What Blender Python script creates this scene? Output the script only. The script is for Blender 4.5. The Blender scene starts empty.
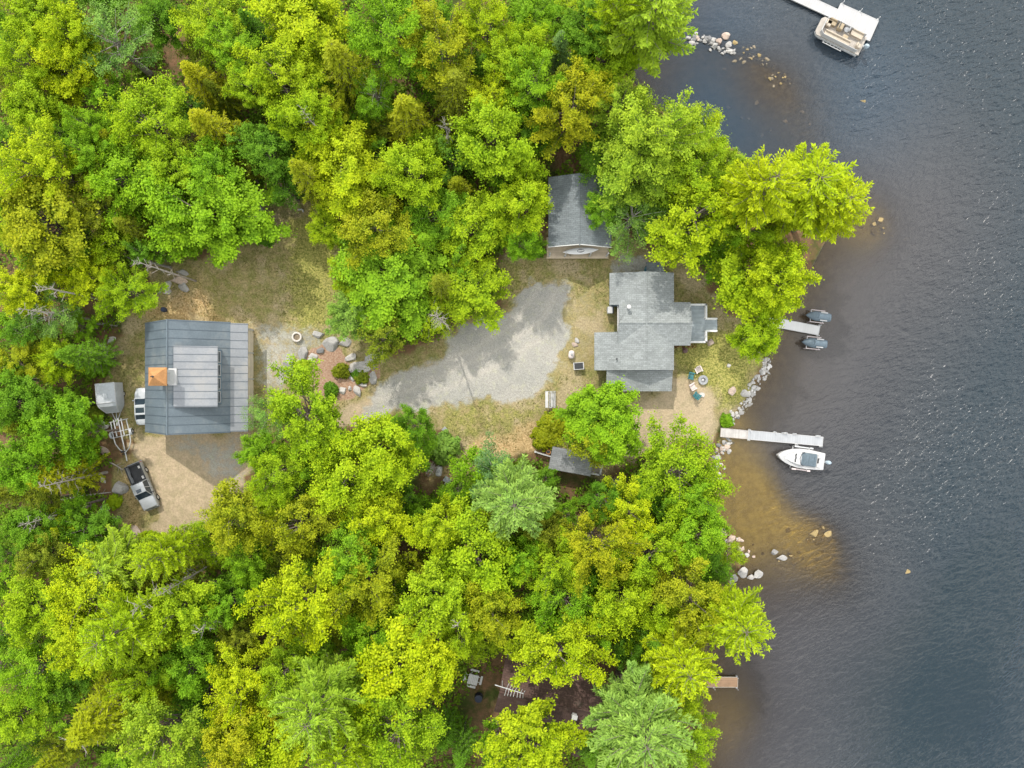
import bpy, bmesh, math, random
import numpy as np
from mathutils import Vector, Matrix, noise as mnoise

random.seed(7)
R_ = math.radians
H = 84.0            # camera height above the yard
F = 698.0           # focal length in pixels
WL = -0.7           # lake level
scene = bpy.context.scene
COL = scene.collection

def at(px, py, z=0.0):
    k = (H - z) / F
    return Vector(((px - 512) * k, (384 - py) * k, z))

# ------------------------------------------------------------------ materials
def new_mat(name):
    m = bpy.data.materials.new(name); m.use_nodes = True
    nt = m.node_tree; nt.nodes.clear()
    out = nt.nodes.new('ShaderNodeOutputMaterial')
    return m, nt, out

def nd(nt, typ, **kw):
    n = nt.nodes.new(typ)
    for k, v in kw.items():
        if k.startswith('i_'):
            n.inputs[k[2:].replace('_', ' ')].default_value = v
        else:
            setattr(n, k, v)
    return n

def mixc(nt, fac, a, b, typ='MIX'):
    n = nt.nodes.new('ShaderNodeMix'); n.data_type = 'RGBA'; n.blend_type = typ
    for sock, v in ((n.inputs[0], fac), (n.inputs[6], a), (n.inputs[7], b)):
        if hasattr(v, 'links') or hasattr(v, 'is_linked'): nt.links.new(v, sock)
        elif isinstance(v, (int, float)): sock.default_value = v
        else: sock.default_value = (*v[:3], 1)
    return n.outputs[2]

def mth(nt, op, a, b=None, c=None, clamp=False):
    n = nt.nodes.new('ShaderNodeMath'); n.operation = op; n.use_clamp = clamp
    for i, v in enumerate((a, b, c)):
        if v is None: continue
        if hasattr(v, 'is_linked'): nt.links.new(v, n.inputs[i])
        else: n.inputs[i].default_value = v
    return n.outputs[0]

def noise(nt, scale, detail=3, rough=0.6, coord='Object', vec=None, dist=0.0):
    n = nt.nodes.new('ShaderNodeTexNoise')
    n.inputs['Scale'].default_value = scale; n.inputs['Detail'].default_value = detail
    n.inputs['Roughness'].default_value = rough; n.inputs['Distortion'].default_value = dist
    if vec is None:
        tc = nt.nodes.new('ShaderNodeTexCoord'); vec = tc.outputs[coord]
    nt.links.new(vec, n.inputs['Vector'])
    return n.outputs['Fac']

def ramp(nt, fac, lo, hi, a=0.0, b=1.0):
    n = nt.nodes.new('ShaderNodeMapRange'); n.interpolation_type = 'SMOOTHSTEP'
    nt.links.new(fac, n.inputs[0])
    n.inputs[1].default_value = lo; n.inputs[2].default_value = hi
    n.inputs[3].default_value = a; n.inputs[4].default_value = b
    return n.outputs[0]

def mat(name, col, rough=0.6, metal=0.0, var=0.18, scale=3.0, fine=30.0, bump=0.0, dirt=None, spec=0.4, objcol=False):
    m, nt, out = new_mat(name)
    p = nd(nt, 'ShaderNodeBsdfPrincipled')
    p.inputs['Roughness'].default_value = rough; p.inputs['Metallic'].default_value = metal
    p.inputs['Specular IOR Level'].default_value = spec
    if objcol:
        oi = nd(nt, 'ShaderNodeObjectInfo'); base = oi.outputs['Color']
    else:
        base = col
    n1 = noise(nt, scale, 4); n2 = noise(nt, fine, 2)
    f = mth(nt, 'ADD', mth(nt, 'MULTIPLY', n1, 0.6), mth(nt, 'MULTIPLY', n2, 0.4))
    g = ramp(nt, f, 0.3, 0.7, 1 - var, 1 + var)
    mul = nd(nt, 'ShaderNodeCombineColor')
    for i in range(3): nt.links.new(g, mul.inputs[i])
    c = mixc(nt, 1.0, base, mul.outputs[0], 'MULTIPLY')
    if dirt is not None:
        dn = noise(nt, scale * 0.5, 5, 0.7)
        c = mixc(nt, ramp(nt, dn, 0.48, 0.72, 0, 0.7), c, dirt)
    nt.links.new(c, p.inputs['Base Color'])
    if bump:
        b = nd(nt, 'ShaderNodeBump'); b.inputs['Strength'].default_value = bump; b.inputs['Distance'].default_value = 0.03
        nt.links.new(f, b.inputs['Height']); nt.links.new(b.outputs[0], p.inputs['Normal'])
    nt.links.new(p.outputs[0], out.inputs[0])
    return m

def shingle_mat(name, col, axis):
    """asphalt shingles: granules, courses down the slope, weathering streaks"""
    m, nt, out = new_mat(name)
    p = nd(nt, 'ShaderNodeBsdfPrincipled'); p.inputs['Roughness'].default_value = 0.9
    p.inputs['Specular IOR Level'].default_value = 0.2
    tc = nd(nt, 'ShaderNodeTexCoord')
    br = nd(nt, 'ShaderNodeTexBrick')
    mp = nd(nt, 'ShaderNodeMapping')
    if axis == 'x': mp.inputs['Rotation'].default_value = (0, 0, R_(90))
    nt.links.new(tc.outputs['Object'], mp.inputs[0]); nt.links.new(mp.outputs[0], br.inputs['Vector'])
    br.inputs['Scale'].default_value = 1.0; br.inputs['Brick Width'].default_value = 0.5; br.inputs['Row Height'].default_value = 0.22
    br.inputs['Mortar Size'].default_value = 0.012; br.inputs['Bias'].default_value = -0.1
    br.inputs['Color1'].default_value = (*[c * 0.86 for c in col], 1); br.inputs['Color2'].default_value = (*[c * 1.12 for c in col], 1)
    br.inputs['Mortar'].default_value = (*[c * 0.6 for c in col], 1)
    n1 = noise(nt, 0.5, 5, 0.65); n2 = noise(nt, 9, 3, 0.7)
    g = mth(nt, 'ADD', ramp(nt, n1, 0.3, 0.7, -0.08, 0.09), ramp(nt, n2, 0.3, 0.7, 0.82, 1.18))
    mul = nd(nt, 'ShaderNodeCombineColor')
    for i in range(3): nt.links.new(g, mul.inputs[i])
    c = mixc(nt, 1.0, br.outputs['Color'], mul.outputs[0], 'MULTIPLY')
    c = mixc(nt, ramp(nt, n1, 0.58, 0.75, 0, 0.25), c, (0.25, 0.26, 0.21))
    nt.links.new(c, p.inputs['Base Color'])
    b = nd(nt, 'ShaderNodeBump'); b.inputs['Strength'].default_value = 0.5; b.inputs['Distance'].default_value = 0.02
    nt.links.new(n2, b.inputs['Height']); nt.links.new(b.outputs[0], p.inputs['Normal'])
    nt.links.new(p.outputs[0], out.inputs[0])
    return m

def plank_mat(name, col, width=0.14, axis='x', gap=0.35, var=0.2, rough=0.75):
    m, nt, out = new_mat(name)
    p = nd(nt, 'ShaderNodeBsdfPrincipled'); p.inputs['Roughness'].default_value = rough
    tc = nd(nt, 'ShaderNodeTexCoord'); sep = nd(nt, 'ShaderNodeSeparateXYZ'); nt.links.new(tc.outputs['Object'], sep.inputs[0])
    s = mth(nt, 'DIVIDE', sep.outputs[{'x': 0, 'y': 1, 'z': 2}[axis]], width)
    fr = mth(nt, 'FRACT', s); fl = mth(nt, 'FLOOR', s)
    wn = nd(nt, 'ShaderNodeTexWhiteNoise'); wn.noise_dimensions = '1D'; nt.links.new(fl, wn.inputs['W'])
    edge = mth(nt, 'GREATER_THAN', mth(nt, 'ABSOLUTE', mth(nt, 'SUBTRACT', fr, 0.5)), 0.46)
    g = mth(nt, 'ADD', mth(nt, 'MULTIPLY', wn.outputs[0], var), ramp(nt, noise(nt, 1.3, 5, 0.7), 0.3, 0.7, 1 - var, 1.0))
    g = mth(nt, 'MULTIPLY', g, mth(nt, 'SUBTRACT', 1.0, mth(nt, 'MULTIPLY', edge, gap)))
    mul = nd(nt, 'ShaderNodeCombineColor')
    for i in range(3): nt.links.new(g, mul.inputs[i])
    nt.links.new(mixc(nt, 1.0, col, mul.outputs[0], 'MULTIPLY'), p.inputs['Base Color'])
    nt.links.new(p.outputs[0], out.inputs[0])
    return m

def leaf_mat(name, trans=0.35):
    m, nt, out = new_mat(name)
    oi = nd(nt, 'ShaderNodeObjectInfo')
    a = nd(nt, 'ShaderNodeAttribute'); a.attribute_name = 'tint'
    t = a.outputs['Fac']
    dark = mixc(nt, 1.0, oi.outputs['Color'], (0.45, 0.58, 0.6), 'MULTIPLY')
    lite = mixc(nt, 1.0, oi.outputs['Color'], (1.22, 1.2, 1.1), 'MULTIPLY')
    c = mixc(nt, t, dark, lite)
    n1 = noise(nt, 0.40, 4, 0.65, 'Object')
    c = mixc(nt, ramp(nt, n1, 0.3, 0.5, 0.55, 0), c, mixc(nt, 1.0, c, (0.74, 0.90, 0.95), 'MULTIPLY'))
    c = mixc(nt, ramp(nt, n1, 0.5, 0.72, 0, 0.6), c, mixc(nt, 1.0, c, (1.10, 1.0, 0.85), 'MULTIPLY'))
    d = nd(nt, 'ShaderNodeBsdfDiffuse'); tr = nd(nt, 'ShaderNodeBsdfTranslucent')
    gl = nd(nt, 'ShaderNodeBsdfGlossy'); gl.inputs['Roughness'].default_value = 0.5; gl.inputs['Color'].default_value = (0.8, 0.85, 0.8, 1)
    nt.links.new(c, d.inputs[0])
    nt.links.new(mixc(nt, 1.0, c, (1.1, 1.15, 0.5), 'MULTIPLY'), tr.inputs[0])
    mx = nd(nt, 'ShaderNodeMixShader'); mx.inputs[0].default_value = trans
    nt.links.new(d.outputs[0], mx.inputs[1]); nt.links.new(tr.outputs[0], mx.inputs[2])
    m2 = nd(nt, 'ShaderNodeMixShader'); m2.inputs[0].default_value = 0.008
    nt.links.new(mx.outputs[0], m2.inputs[1]); nt.links.new(gl.outputs[0], m2.inputs[2])
    nt.links.new(m2.outputs[0], out.inputs[0])
    return m

# ------------------------------------------------------------------ mesh helpers
class MB:
    """collects shapes with material slots, then links them as one mesh object"""
    def __init__(s): s.v = []; s.f = []; s.m = []; s.sm = []
    def add(s, verts, faces, mi=0, smooth=False, M=None):
        o = len(s.v)
        for p in verts:
            p = Vector(p)
            s.v.append(M @ p if M else p)
        for f in faces: s.f.append([i + o for i in f]); s.m.append(mi); s.sm.append(smooth)
    def box(s, c, size, mi=0, bev=0.0, rz=0.0, M=None, rx=0.0, ry=0.0):
        bm = bmesh.new(); bmesh.ops.create_cube(bm, size=1)
        for v in bm.verts: v.co = Vector((v.co.x * size[0], v.co.y * size[1], v.co.z * size[2]))
        if bev: bmesh.ops.bevel(bm, geom=list(bm.edges), offset=bev, segments=2, affect='EDGES', profile=0.5)
        T = Matrix.Translation(Vector(c)) @ Matrix.Rotation(rz, 4, 'Z') @ Matrix.Rotation(ry, 4, 'Y') @ Matrix.Rotation(rx, 4, 'X')
        if M: T = M @ T
        bm.verts.ensure_lookup_table()
        s.add([v.co for v in bm.verts], [[v.index for v in f.verts] for f in bm.faces], mi, False, T); bm.free()
    def tube(s, pts, r, mi=0, n=8, cap=True, smooth=True):
        pts = [Vector(p) for p in pts]
        rs = r if isinstance(r, (list, tuple)) else [r] * len(pts)
        V = []; Fc = []
        for i, p in enumerate(pts):
            d = (pts[min(i + 1, len(pts) - 1)] - pts[max(i - 1, 0)])
            d = d.normalized() if d.length > 1e-9 else Vector((0, 0, 1))
            a = d.orthogonal().normalized() if i == 0 else (a - d * a.dot(d)).normalized()
            b = d.cross(a)
            for k in range(n):
                t = 2 * math.pi * k / n
                V.append(p + (a * math.cos(t) + b * math.sin(t)) * rs[i])
        for i in range(len(pts) - 1):
            for k in range(n):
                k2 = (k + 1) % n
                Fc.append([i * n + k, i * n + k2, (i + 1) * n + k2, (i + 1) * n + k])
        if cap: Fc.append(list(range(n))[::-1]); Fc.append([(len(pts) - 1) * n + k for k in range(n)])
        s.add(V, Fc, mi, smooth)
    def lathe(s, prof, c=(0, 0, 0), mi=0, n=20, smooth=True, M=None, cap=True):
        V = []; Fc = []
        for (r, z) in prof:
            for k in range(n):
                t = 2 * math.pi * k / n
                V.append((c[0] + r * math.cos(t), c[1] + r * math.sin(t), c[2] + z))
        for i in range(len(prof) - 1):
            for k in range(n):
                k2 = (k + 1) % n
                Fc.append([i * n + k, i * n + k2, (i + 1) * n + k2, (i + 1) * n + k])
        if cap:
            Fc.append(list(range(n))[::-1]); Fc.append([(len(prof) - 1) * n + k for k in range(n)])
        s.add(V, Fc, mi, smooth, M)
    def prism(s, poly, z0, z1, mi=0, M=None):
        n = len(poly)
        V = [(p[0], p[1], z0) for p in poly] + [(p[0], p[1], z1) for p in poly]
        Fc = [list(range(n))[::-1], list(range(n, 2 * n))] + [[i, (i + 1) % n, n + (i + 1) % n, n + i] for i in range(n)]
        s.add(V, Fc, mi, False, M)
    def slab(s, quad, th, mi=0):
        """thick sheet: polygon of 3-D corners, thickness downwards"""
        n = len(quad); V = [Vector(p) for p in quad] + [Vector(p) - Vector((0, 0, th)) for p in quad]
        Fc = [list(range(n)), list(range(n, 2 * n))[::-1]] + [[i, n + i, n + (i + 1) % n, (i + 1) % n] for i in range(n)]
        s.add(V, Fc, mi)
    def loft(s, secs, mi=0, smooth=True, cap=True, M=None, closed=True):
        n = len(secs[0]); V = [p for sec in secs for p in sec]; Fc = []
        for i in range(len(secs) - 1):
            for k in range(n if closed else n - 1):
                k2 = (k + 1) % n
                Fc.append([i * n + k, i * n + k2, (i + 1) * n + k2, (i + 1) * n + k])
        if cap: Fc.append(list(range(n))[::-1]); Fc.append([(len(secs) - 1) * n + k for k in range(n)])
        s.add(V, Fc, mi, smooth, M)
    def build(s, name, mats, parent=None, sharp=35):
        me = bpy.data.meshes.new(name)
        me.from_pydata([tuple(v) for v in s.v], [], s.f)
        for m in (mats if isinstance(mats, (list, tuple)) else [mats]): me.materials.append(m)
        me.polygons.foreach_set('material_index', s.m)
        me.polygons.foreach_set('use_smooth', s.sm)
        bm = bmesh.new(); bm.from_mesh(me); bmesh.ops.recalc_face_normals(bm, faces=bm.faces); bm.to_mesh(me); bm.free()
        if any(s.sm): me.set_sharp_from_angle(angle=R_(sharp))
        o = bpy.data.objects.new(name, me); COL.objects.link(o)
        if parent: o.parent = parent
        return o

def tag(o, label, cat, group=None, kind=None):
    if label: o['label'] = label
    if cat: o['category'] = cat
    if group: o['group'] = group
    if kind: o['kind'] = kind
    return o

def thing(name, label, cat, loc=(0, 0, 0), rz=0.0, group=None):
    o = bpy.data.objects.new(name, None); COL.objects.link(o)
    o.location = loc; o.rotation_euler = (0, 0, rz); o.empty_display_size = 0.3
    return tag(o, label, cat, group)

def dup(root, loc, rz=0.0, label=None, scale=None):
    def cp(o, par):
        c = o.copy(); COL.objects.link(c)
        if par: c.parent = par
        for ch in o.children: cp(ch, c)
        return c
    r = cp(root, None); r.location = loc; r.rotation_euler = (0, 0, rz)
    if label: r['label'] = label
    if scale: r.scale = scale
    return r

# ------------------------------------------------------------------ camera, light, sky
cam = bpy.data.cameras.new('camera'); co = bpy.data.objects.new('camera', cam); COL.objects.link(co)
co.location = (0, 0, H); cam.sensor_width = 36; cam.lens = 36 * F / 1024; cam.clip_end = 8000; cam.clip_start = 0.5
scene.camera = co
SUNV = Vector((-0.33, 0.94, 1.0)).normalized()       # towards the sun
sl = bpy.data.lights.new('sun', 'SUN'); so = bpy.data.objects.new('sun', sl); COL.objects.link(so)
sl.energy = 3.7; sl.angle = R_(0.9); sl.color = (1.0, 0.94, 0.86)
so.rotation_euler = (-SUNV).to_track_quat('-Z', 'Y').to_euler()
w = bpy.data.worlds.new('World'); scene.world = w; w.use_nodes = True
nt = w.node_tree; nt.nodes.clear()
wo = nd(nt, 'ShaderNodeOutputWorld'); bg = nd(nt, 'ShaderNodeBackground'); bg.inputs[1].default_value = 0.15
sky = nd(nt, 'ShaderNodeTexSky'); sky.sky_type = 'NISHITA'; sky.sun_disc = False
sky.sun_elevation = math.asin(SUNV.z); sky.sun_rotation = math.atan2(SUNV.x, SUNV.y)
tc = nd(nt, 'ShaderNodeTexCoord')
def cloud_blob(d, lo, hi):
    v = nd(nt, 'ShaderNodeVectorMath'); v.operation = 'DOT_PRODUCT'
    nt.links.new(tc.outputs['Generated'], v.inputs[0]); v.inputs[1].default_value = Vector(d).normalized()
    return ramp(nt, v.outputs['Value'], lo, hi)
cn = noise(nt, 2.2, 6, 0.6, 'Generated', dist=0.5)
c1 = cloud_blob((0.55, 0.22, 0.85), 0.80, 1.0)      # bright bank of cloud east of the zenith
cl = mth(nt, 'ADD', ramp(nt, cn, 0.36, 0.64, 0.12, 0.7), mth(nt, 'MULTIPLY', c1, 0.62), clamp=True)
hole = cloud_blob((0.24, 0.36, 0.90), 0.955, 0.995); hole2 = cloud_blob((0.46, -0.44, 0.80), 0.88, 0.99)
cl = mth(nt, 'MULTIPLY', cl, mth(nt, 'SUBTRACT', 1.0, mth(nt, 'ADD', mth(nt, 'MULTIPLY', hole, 0.75), mth(nt, 'MULTIPLY', hole2, 0.75), clamp=True)))
skyc = mixc(nt, cl, sky.outputs[0], (21.5, 21.1, 20.2))
nt.links.new(skyc, bg.inputs[0]); nt.links.new(bg.outputs[0], wo.inputs[0])
scene.view_settings.view_transform = 'Standard'; scene.view_settings.look = 'None'; scene.view_settings.exposure = 0
scene.cycles.use_denoising = True
scene.cycles.sample_clamp_direct = 1.3; scene.cycles.max_bounces = 8; scene.cycles.transparent_max_bounces = 8
# ------------------------------------------------------------------ terrain
SHORE = [(640,-40),(628,30),(625,60),(632,80),(655,105),(700,130),(740,152),(780,190),(800,212),(836,223),(815,262),(796,300),(780,325),(772,350),(764,375),(750,395),(738,410),(726,424),(721,440),(715,455),(711,475),(711,500),(711,520),(722,535),(738,550),(742,575),(730,590),(715,620),(705,660),(700,700),(690,740),(695,800)]
SH = np.array([at(x, y, WL)[:2] for x, y in SHORE])
SH = np.vstack([[SH[0][0], 4000], SH, [SH[-1][0], -4000]])

def seg_dist(P, poly, closed):
    d = np.full(len(P), 1e9); n = len(poly)
    for i in range(n if closed else n - 1):
        a = poly[i]; b = poly[(i + 1) % n]; ab = b - a
        t = np.clip(((P - a) @ ab) / (ab @ ab + 1e-12), 0, 1)
        q = P - (a + t[:, None] * ab)
        d = np.minimum(d, np.hypot(q[:, 0], q[:, 1]))
    return d

def inside(P, poly):
    x, y = P[:, 0], P[:, 1]; r = np.zeros(len(P), bool); n = len(poly)
    for i in range(n):
        x1, y1 = poly[i]; x2, y2 = poly[(i + 1) % n]
        c = ((y1 > y) != (y2 > y)) & (x < (x2 - x1) * (y - y1) / ((y2 - y1) if y2 != y1 else 1e-9) + x1)
        r ^= c
    return r

def pmask(P, pix, soft):
    poly = np.array([at(x, y)[:2] for x, y in pix])
    d = seg_dist(P, poly, True); s = np.where(inside(P, poly), d, -d)
    t = np.clip(s / (2 * soft) + 0.5, 0, 1)
    return t * t * (3 - 2 * t)

def shore_sd(P):                       # positive on land
    d = seg_dist(P, SH, False)
    sx = np.interp(-P[:, 1], -SH[:, 1], SH[:, 0])
    return np.where(P[:, 0] < sx, d, -d)

def blob(P, px, py, r):
    c = at(px, py); return np.exp(-((P[:, 0] - c.x) ** 2 + (P[:, 1] - c.y) ** 2) / (r * r))

def vnoise(P, s, seed=0):              # cheap smooth value noise
    rng = np.random.RandomState(seed); g = rng.rand(256, 256)
    x = P[:, 0] * s + 1000.3; y = P[:, 1] * s + 1000.7
    xi = np.floor(x).astype(int); yi = np.floor(y).astype(int); fx = x - xi; fy = y - yi
    fx = fx * fx * (3 - 2 * fx); fy = fy * fy * (3 - 2 * fy)
    G = lambda a, b: g[a % 256, b % 256]
    return (G(xi, yi) * (1 - fx) + G(xi + 1, yi) * fx) * (1 - fy) + (G(xi, yi + 1) * (1 - fx) + G(xi + 1, yi + 1) * fx) * fy

def depth_of(P, sd):
    """water depth under a point of the lake"""
    u = np.maximum(-sd, 0)
    dep = 0.16 * u + 0.010 * u * u
    dep = np.minimum(dep, 2.0 + 0.06 * u); dep = np.minimum(dep, 4.5)
    shallow = np.clip(0.85 * blob(P, 735, 485, 6) + .7 * blob(P, 752, 515, 5) + 0.4 * blob(P, 800, 555, 6) + 0.5 * blob(P, 712, 45, 3.2) + 0.5 * blob(P, 745, 65, 3.5)
                      + 0.45 * blob(P, 778, 78, 4) + 0.35 * blob(P, 820, 110, 6) + .5 * blob(P, 760, 135, 9) + .6 * blob(P, 820, 537, 3.5) + .5 * blob(P, 650, 85, 6) + 0.6 * blob(P, 875, 225, 4.5) + 0.6 * blob(P, 840, 580, 5) + 0.55 * blob(P, 735, 720, 7), 0, 0.93)
    return dep * (1 - shallow)

def ground_z(P):
    sd = shore_sd(P)
    t = np.clip(sd / 3.2, 0, 1); land = WL + (0 - WL) * (t * t * (3 - 2 * t))
    far = np.clip((np.abs(P[:, 1]) + np.maximum(-P[:, 0], 0) - 140) / 400, 0, 1)
    n = (vnoise(P, 0.25, 3) - 0.5) * 0.10 + (vnoise(P, 1.1, 4) - 0.5) * 0.04
    z = np.where(sd > 0, land + n * np.clip(sd / 3, 0, 1) + far * 6 * vnoise(P, 0.012, 9), WL - depth_of(P, sd) + (vnoise(P, 0.8, 5) - 0.5) * 0.06 * np.clip(-sd / 3, 0, 1))
    z = np.where(P[:, 0] > 700, WL + (P[:, 0] - 700) * 0.02, z)
    return z, sd

YARD = [(140,440),(112,470),(112,535),(150,560),(200,522),(250,490),(262,440),(300,400),(350,425),(400,420),(436,430),(430,485),(470,475),(490,455),(545,455),(600,480),(640,450),(700,440),(722,440),(745,405),(772,360),(745,330),(700,270),(660,250),(640,236),(612,225),(545,225),(535,260),(505,250),(500,300),(440,340),(390,352),(345,320),(338,260),(325,195),(255,195),(200,262),(150,262),(145,300),(118,330),(100,400)]
GRAVEL = [(364,418),(374,392),(440,347),(508,302),(535,280),(572,280),(572,300),(566,325),(558,345),(558,378),(545,389),(500,394),(450,403),(410,410),(385,420)]
SAND_AND_SUNLIT = [[(340,425),(352,400),(378,388),(386,412),(366,424)], [(128,436),(252,428),(252,490),(205,522),(165,535),(148,515),(150,480),(128,450)],  # first patch paints the drive's sunlit tan where its shade ends
         [(640,372),(705,372),(722,430),(722,442),(640,455),(600,470),(610,400),(655,395)], [(520,300),(605,285),(606,330),(592,345),(585,372),(560,385),(545,360),(556,330)]]
GREY_AND_SHADE = [[(252,322),(312,322),(335,352),(300,365),(285,392),(262,402),(252,380)], [(165,440),(250,432),(250,490),(215,490)], [(617,255),(650,252),(655,262),(645,275),(615,272)]]  # second patch paints the garage's cast shadow as grey ground
MULCH = [(306,372),(318,352),(340,346),(372,366),(376,380),(352,392),(330,396)]
def zone_attrs(P):
    P = P + 2.2 * np.column_stack([vnoise(P, .38, 31) - .5, vnoise(P, .38, 32) - .5]) + .9 * np.column_stack([vnoise(P, 1.2, 33) - .5, vnoise(P, 1.2, 34) - .5])
    gravel = pmask(P, GRAVEL, 1.5)
    for g, k in zip(GREY_AND_SHADE, (0.56, 0.58, 0.8)): gravel = np.maximum(gravel, k * pmask(P, g, 1.8))  # grey patches join the gravel mask, the garage's painted shadow among them
    sand = np.zeros(len(P))
    for s, k in zip(SAND_AND_SUNLIT, (0.95, 0.95, 0.7, 0.42)): sand = np.maximum(sand, k * pmask(P, s, 1.4))  # sand mask also takes the drive's painted sunlit tan
    mulch = pmask(P, MULCH, 0.6)
    yard = pmask(P, YARD, 1.6)
    dry = 0.9 * pmask(P, [(470,440),(560,420),(560,465),(500,460),(440,495),(420,490),(445,470)], 2.2) + 0.45 * pmask(P, [(575,335),(612,330),(594,375),(568,380)], 1.5) + 0.7 * pmask(P, [(135,310),(200,275),(240,330),(150,325)], 2) \
        + 0.6 * pmask(P, [(115,440),(130,440),(150,530),(120,545)], 1.5) + 0.6 * blob(P, 620, 470, 4) + 0.5 * pmask(P, [(600,250),(620,235),(625,262),(610,268)], 1)
    lush = 0.8 * pmask(P, [(660,345),(745,330),(768,365),(725,415),(700,380),(672,372)], 2) + 0.75 * pmask(P, [(280,220),(335,215),(345,330),(290,330)], 3) + 0.5 * pmask(P, [(500,260),(560,262),(520,300),(500,300)], 2) + 0.5 * pmask(P, [(430,400),(545,396),(540,430),(440,440)], 2) + 0.35 * blob(P, 210, 290, 6)
    return gravel, sand, mulch, yard, np.clip(dry, 0, 1), np.clip(lush, 0, 1)

def axis(lo, hi, step, far):
    core = np.arange(lo, hi + step / 2, step)
    a = lo - np.array(far[::-1]); b = hi + np.array(far)
    return np.concatenate([a, core, b])

def grid_mesh(name, xs, ys, zf):
    X, Y = np.meshgrid(xs, ys); P = np.stack([X.ravel(), Y.ravel()], 1)
    z, extra = zf(P)
    V = np.column_stack([P, z]).astype(np.float32)
    nx, ny = len(xs), len(ys)
    i = (np.arange(ny - 1)[:, None] * nx + np.arange(nx - 1)[None, :]).ravel()
    Fq = np.stack([i, i + 1, i + nx + 1, i + nx], 1).astype(np.int32)
    me = bpy.data.meshes.new(name)
    me.vertices.add(len(V)); me.vertices.foreach_set('co', V.ravel())
    me.loops.add(Fq.size); me.loops.foreach_set('vertex_index', Fq.ravel())
    me.polygons.add(len(Fq)); me.polygons.foreach_set('loop_start', np.arange(len(Fq), dtype=np.int32) * 4)
    me.polygons.foreach_set('use_smooth', np.ones(len(Fq), bool))
    me.update(calc_edges=True)
    return me, P, extra

def put_attr(me, name, a):
    at_ = me.attributes.new(name, 'FLOAT', 'POINT'); at_.data.foreach_set('value', np.asarray(a, np.float32))

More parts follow.
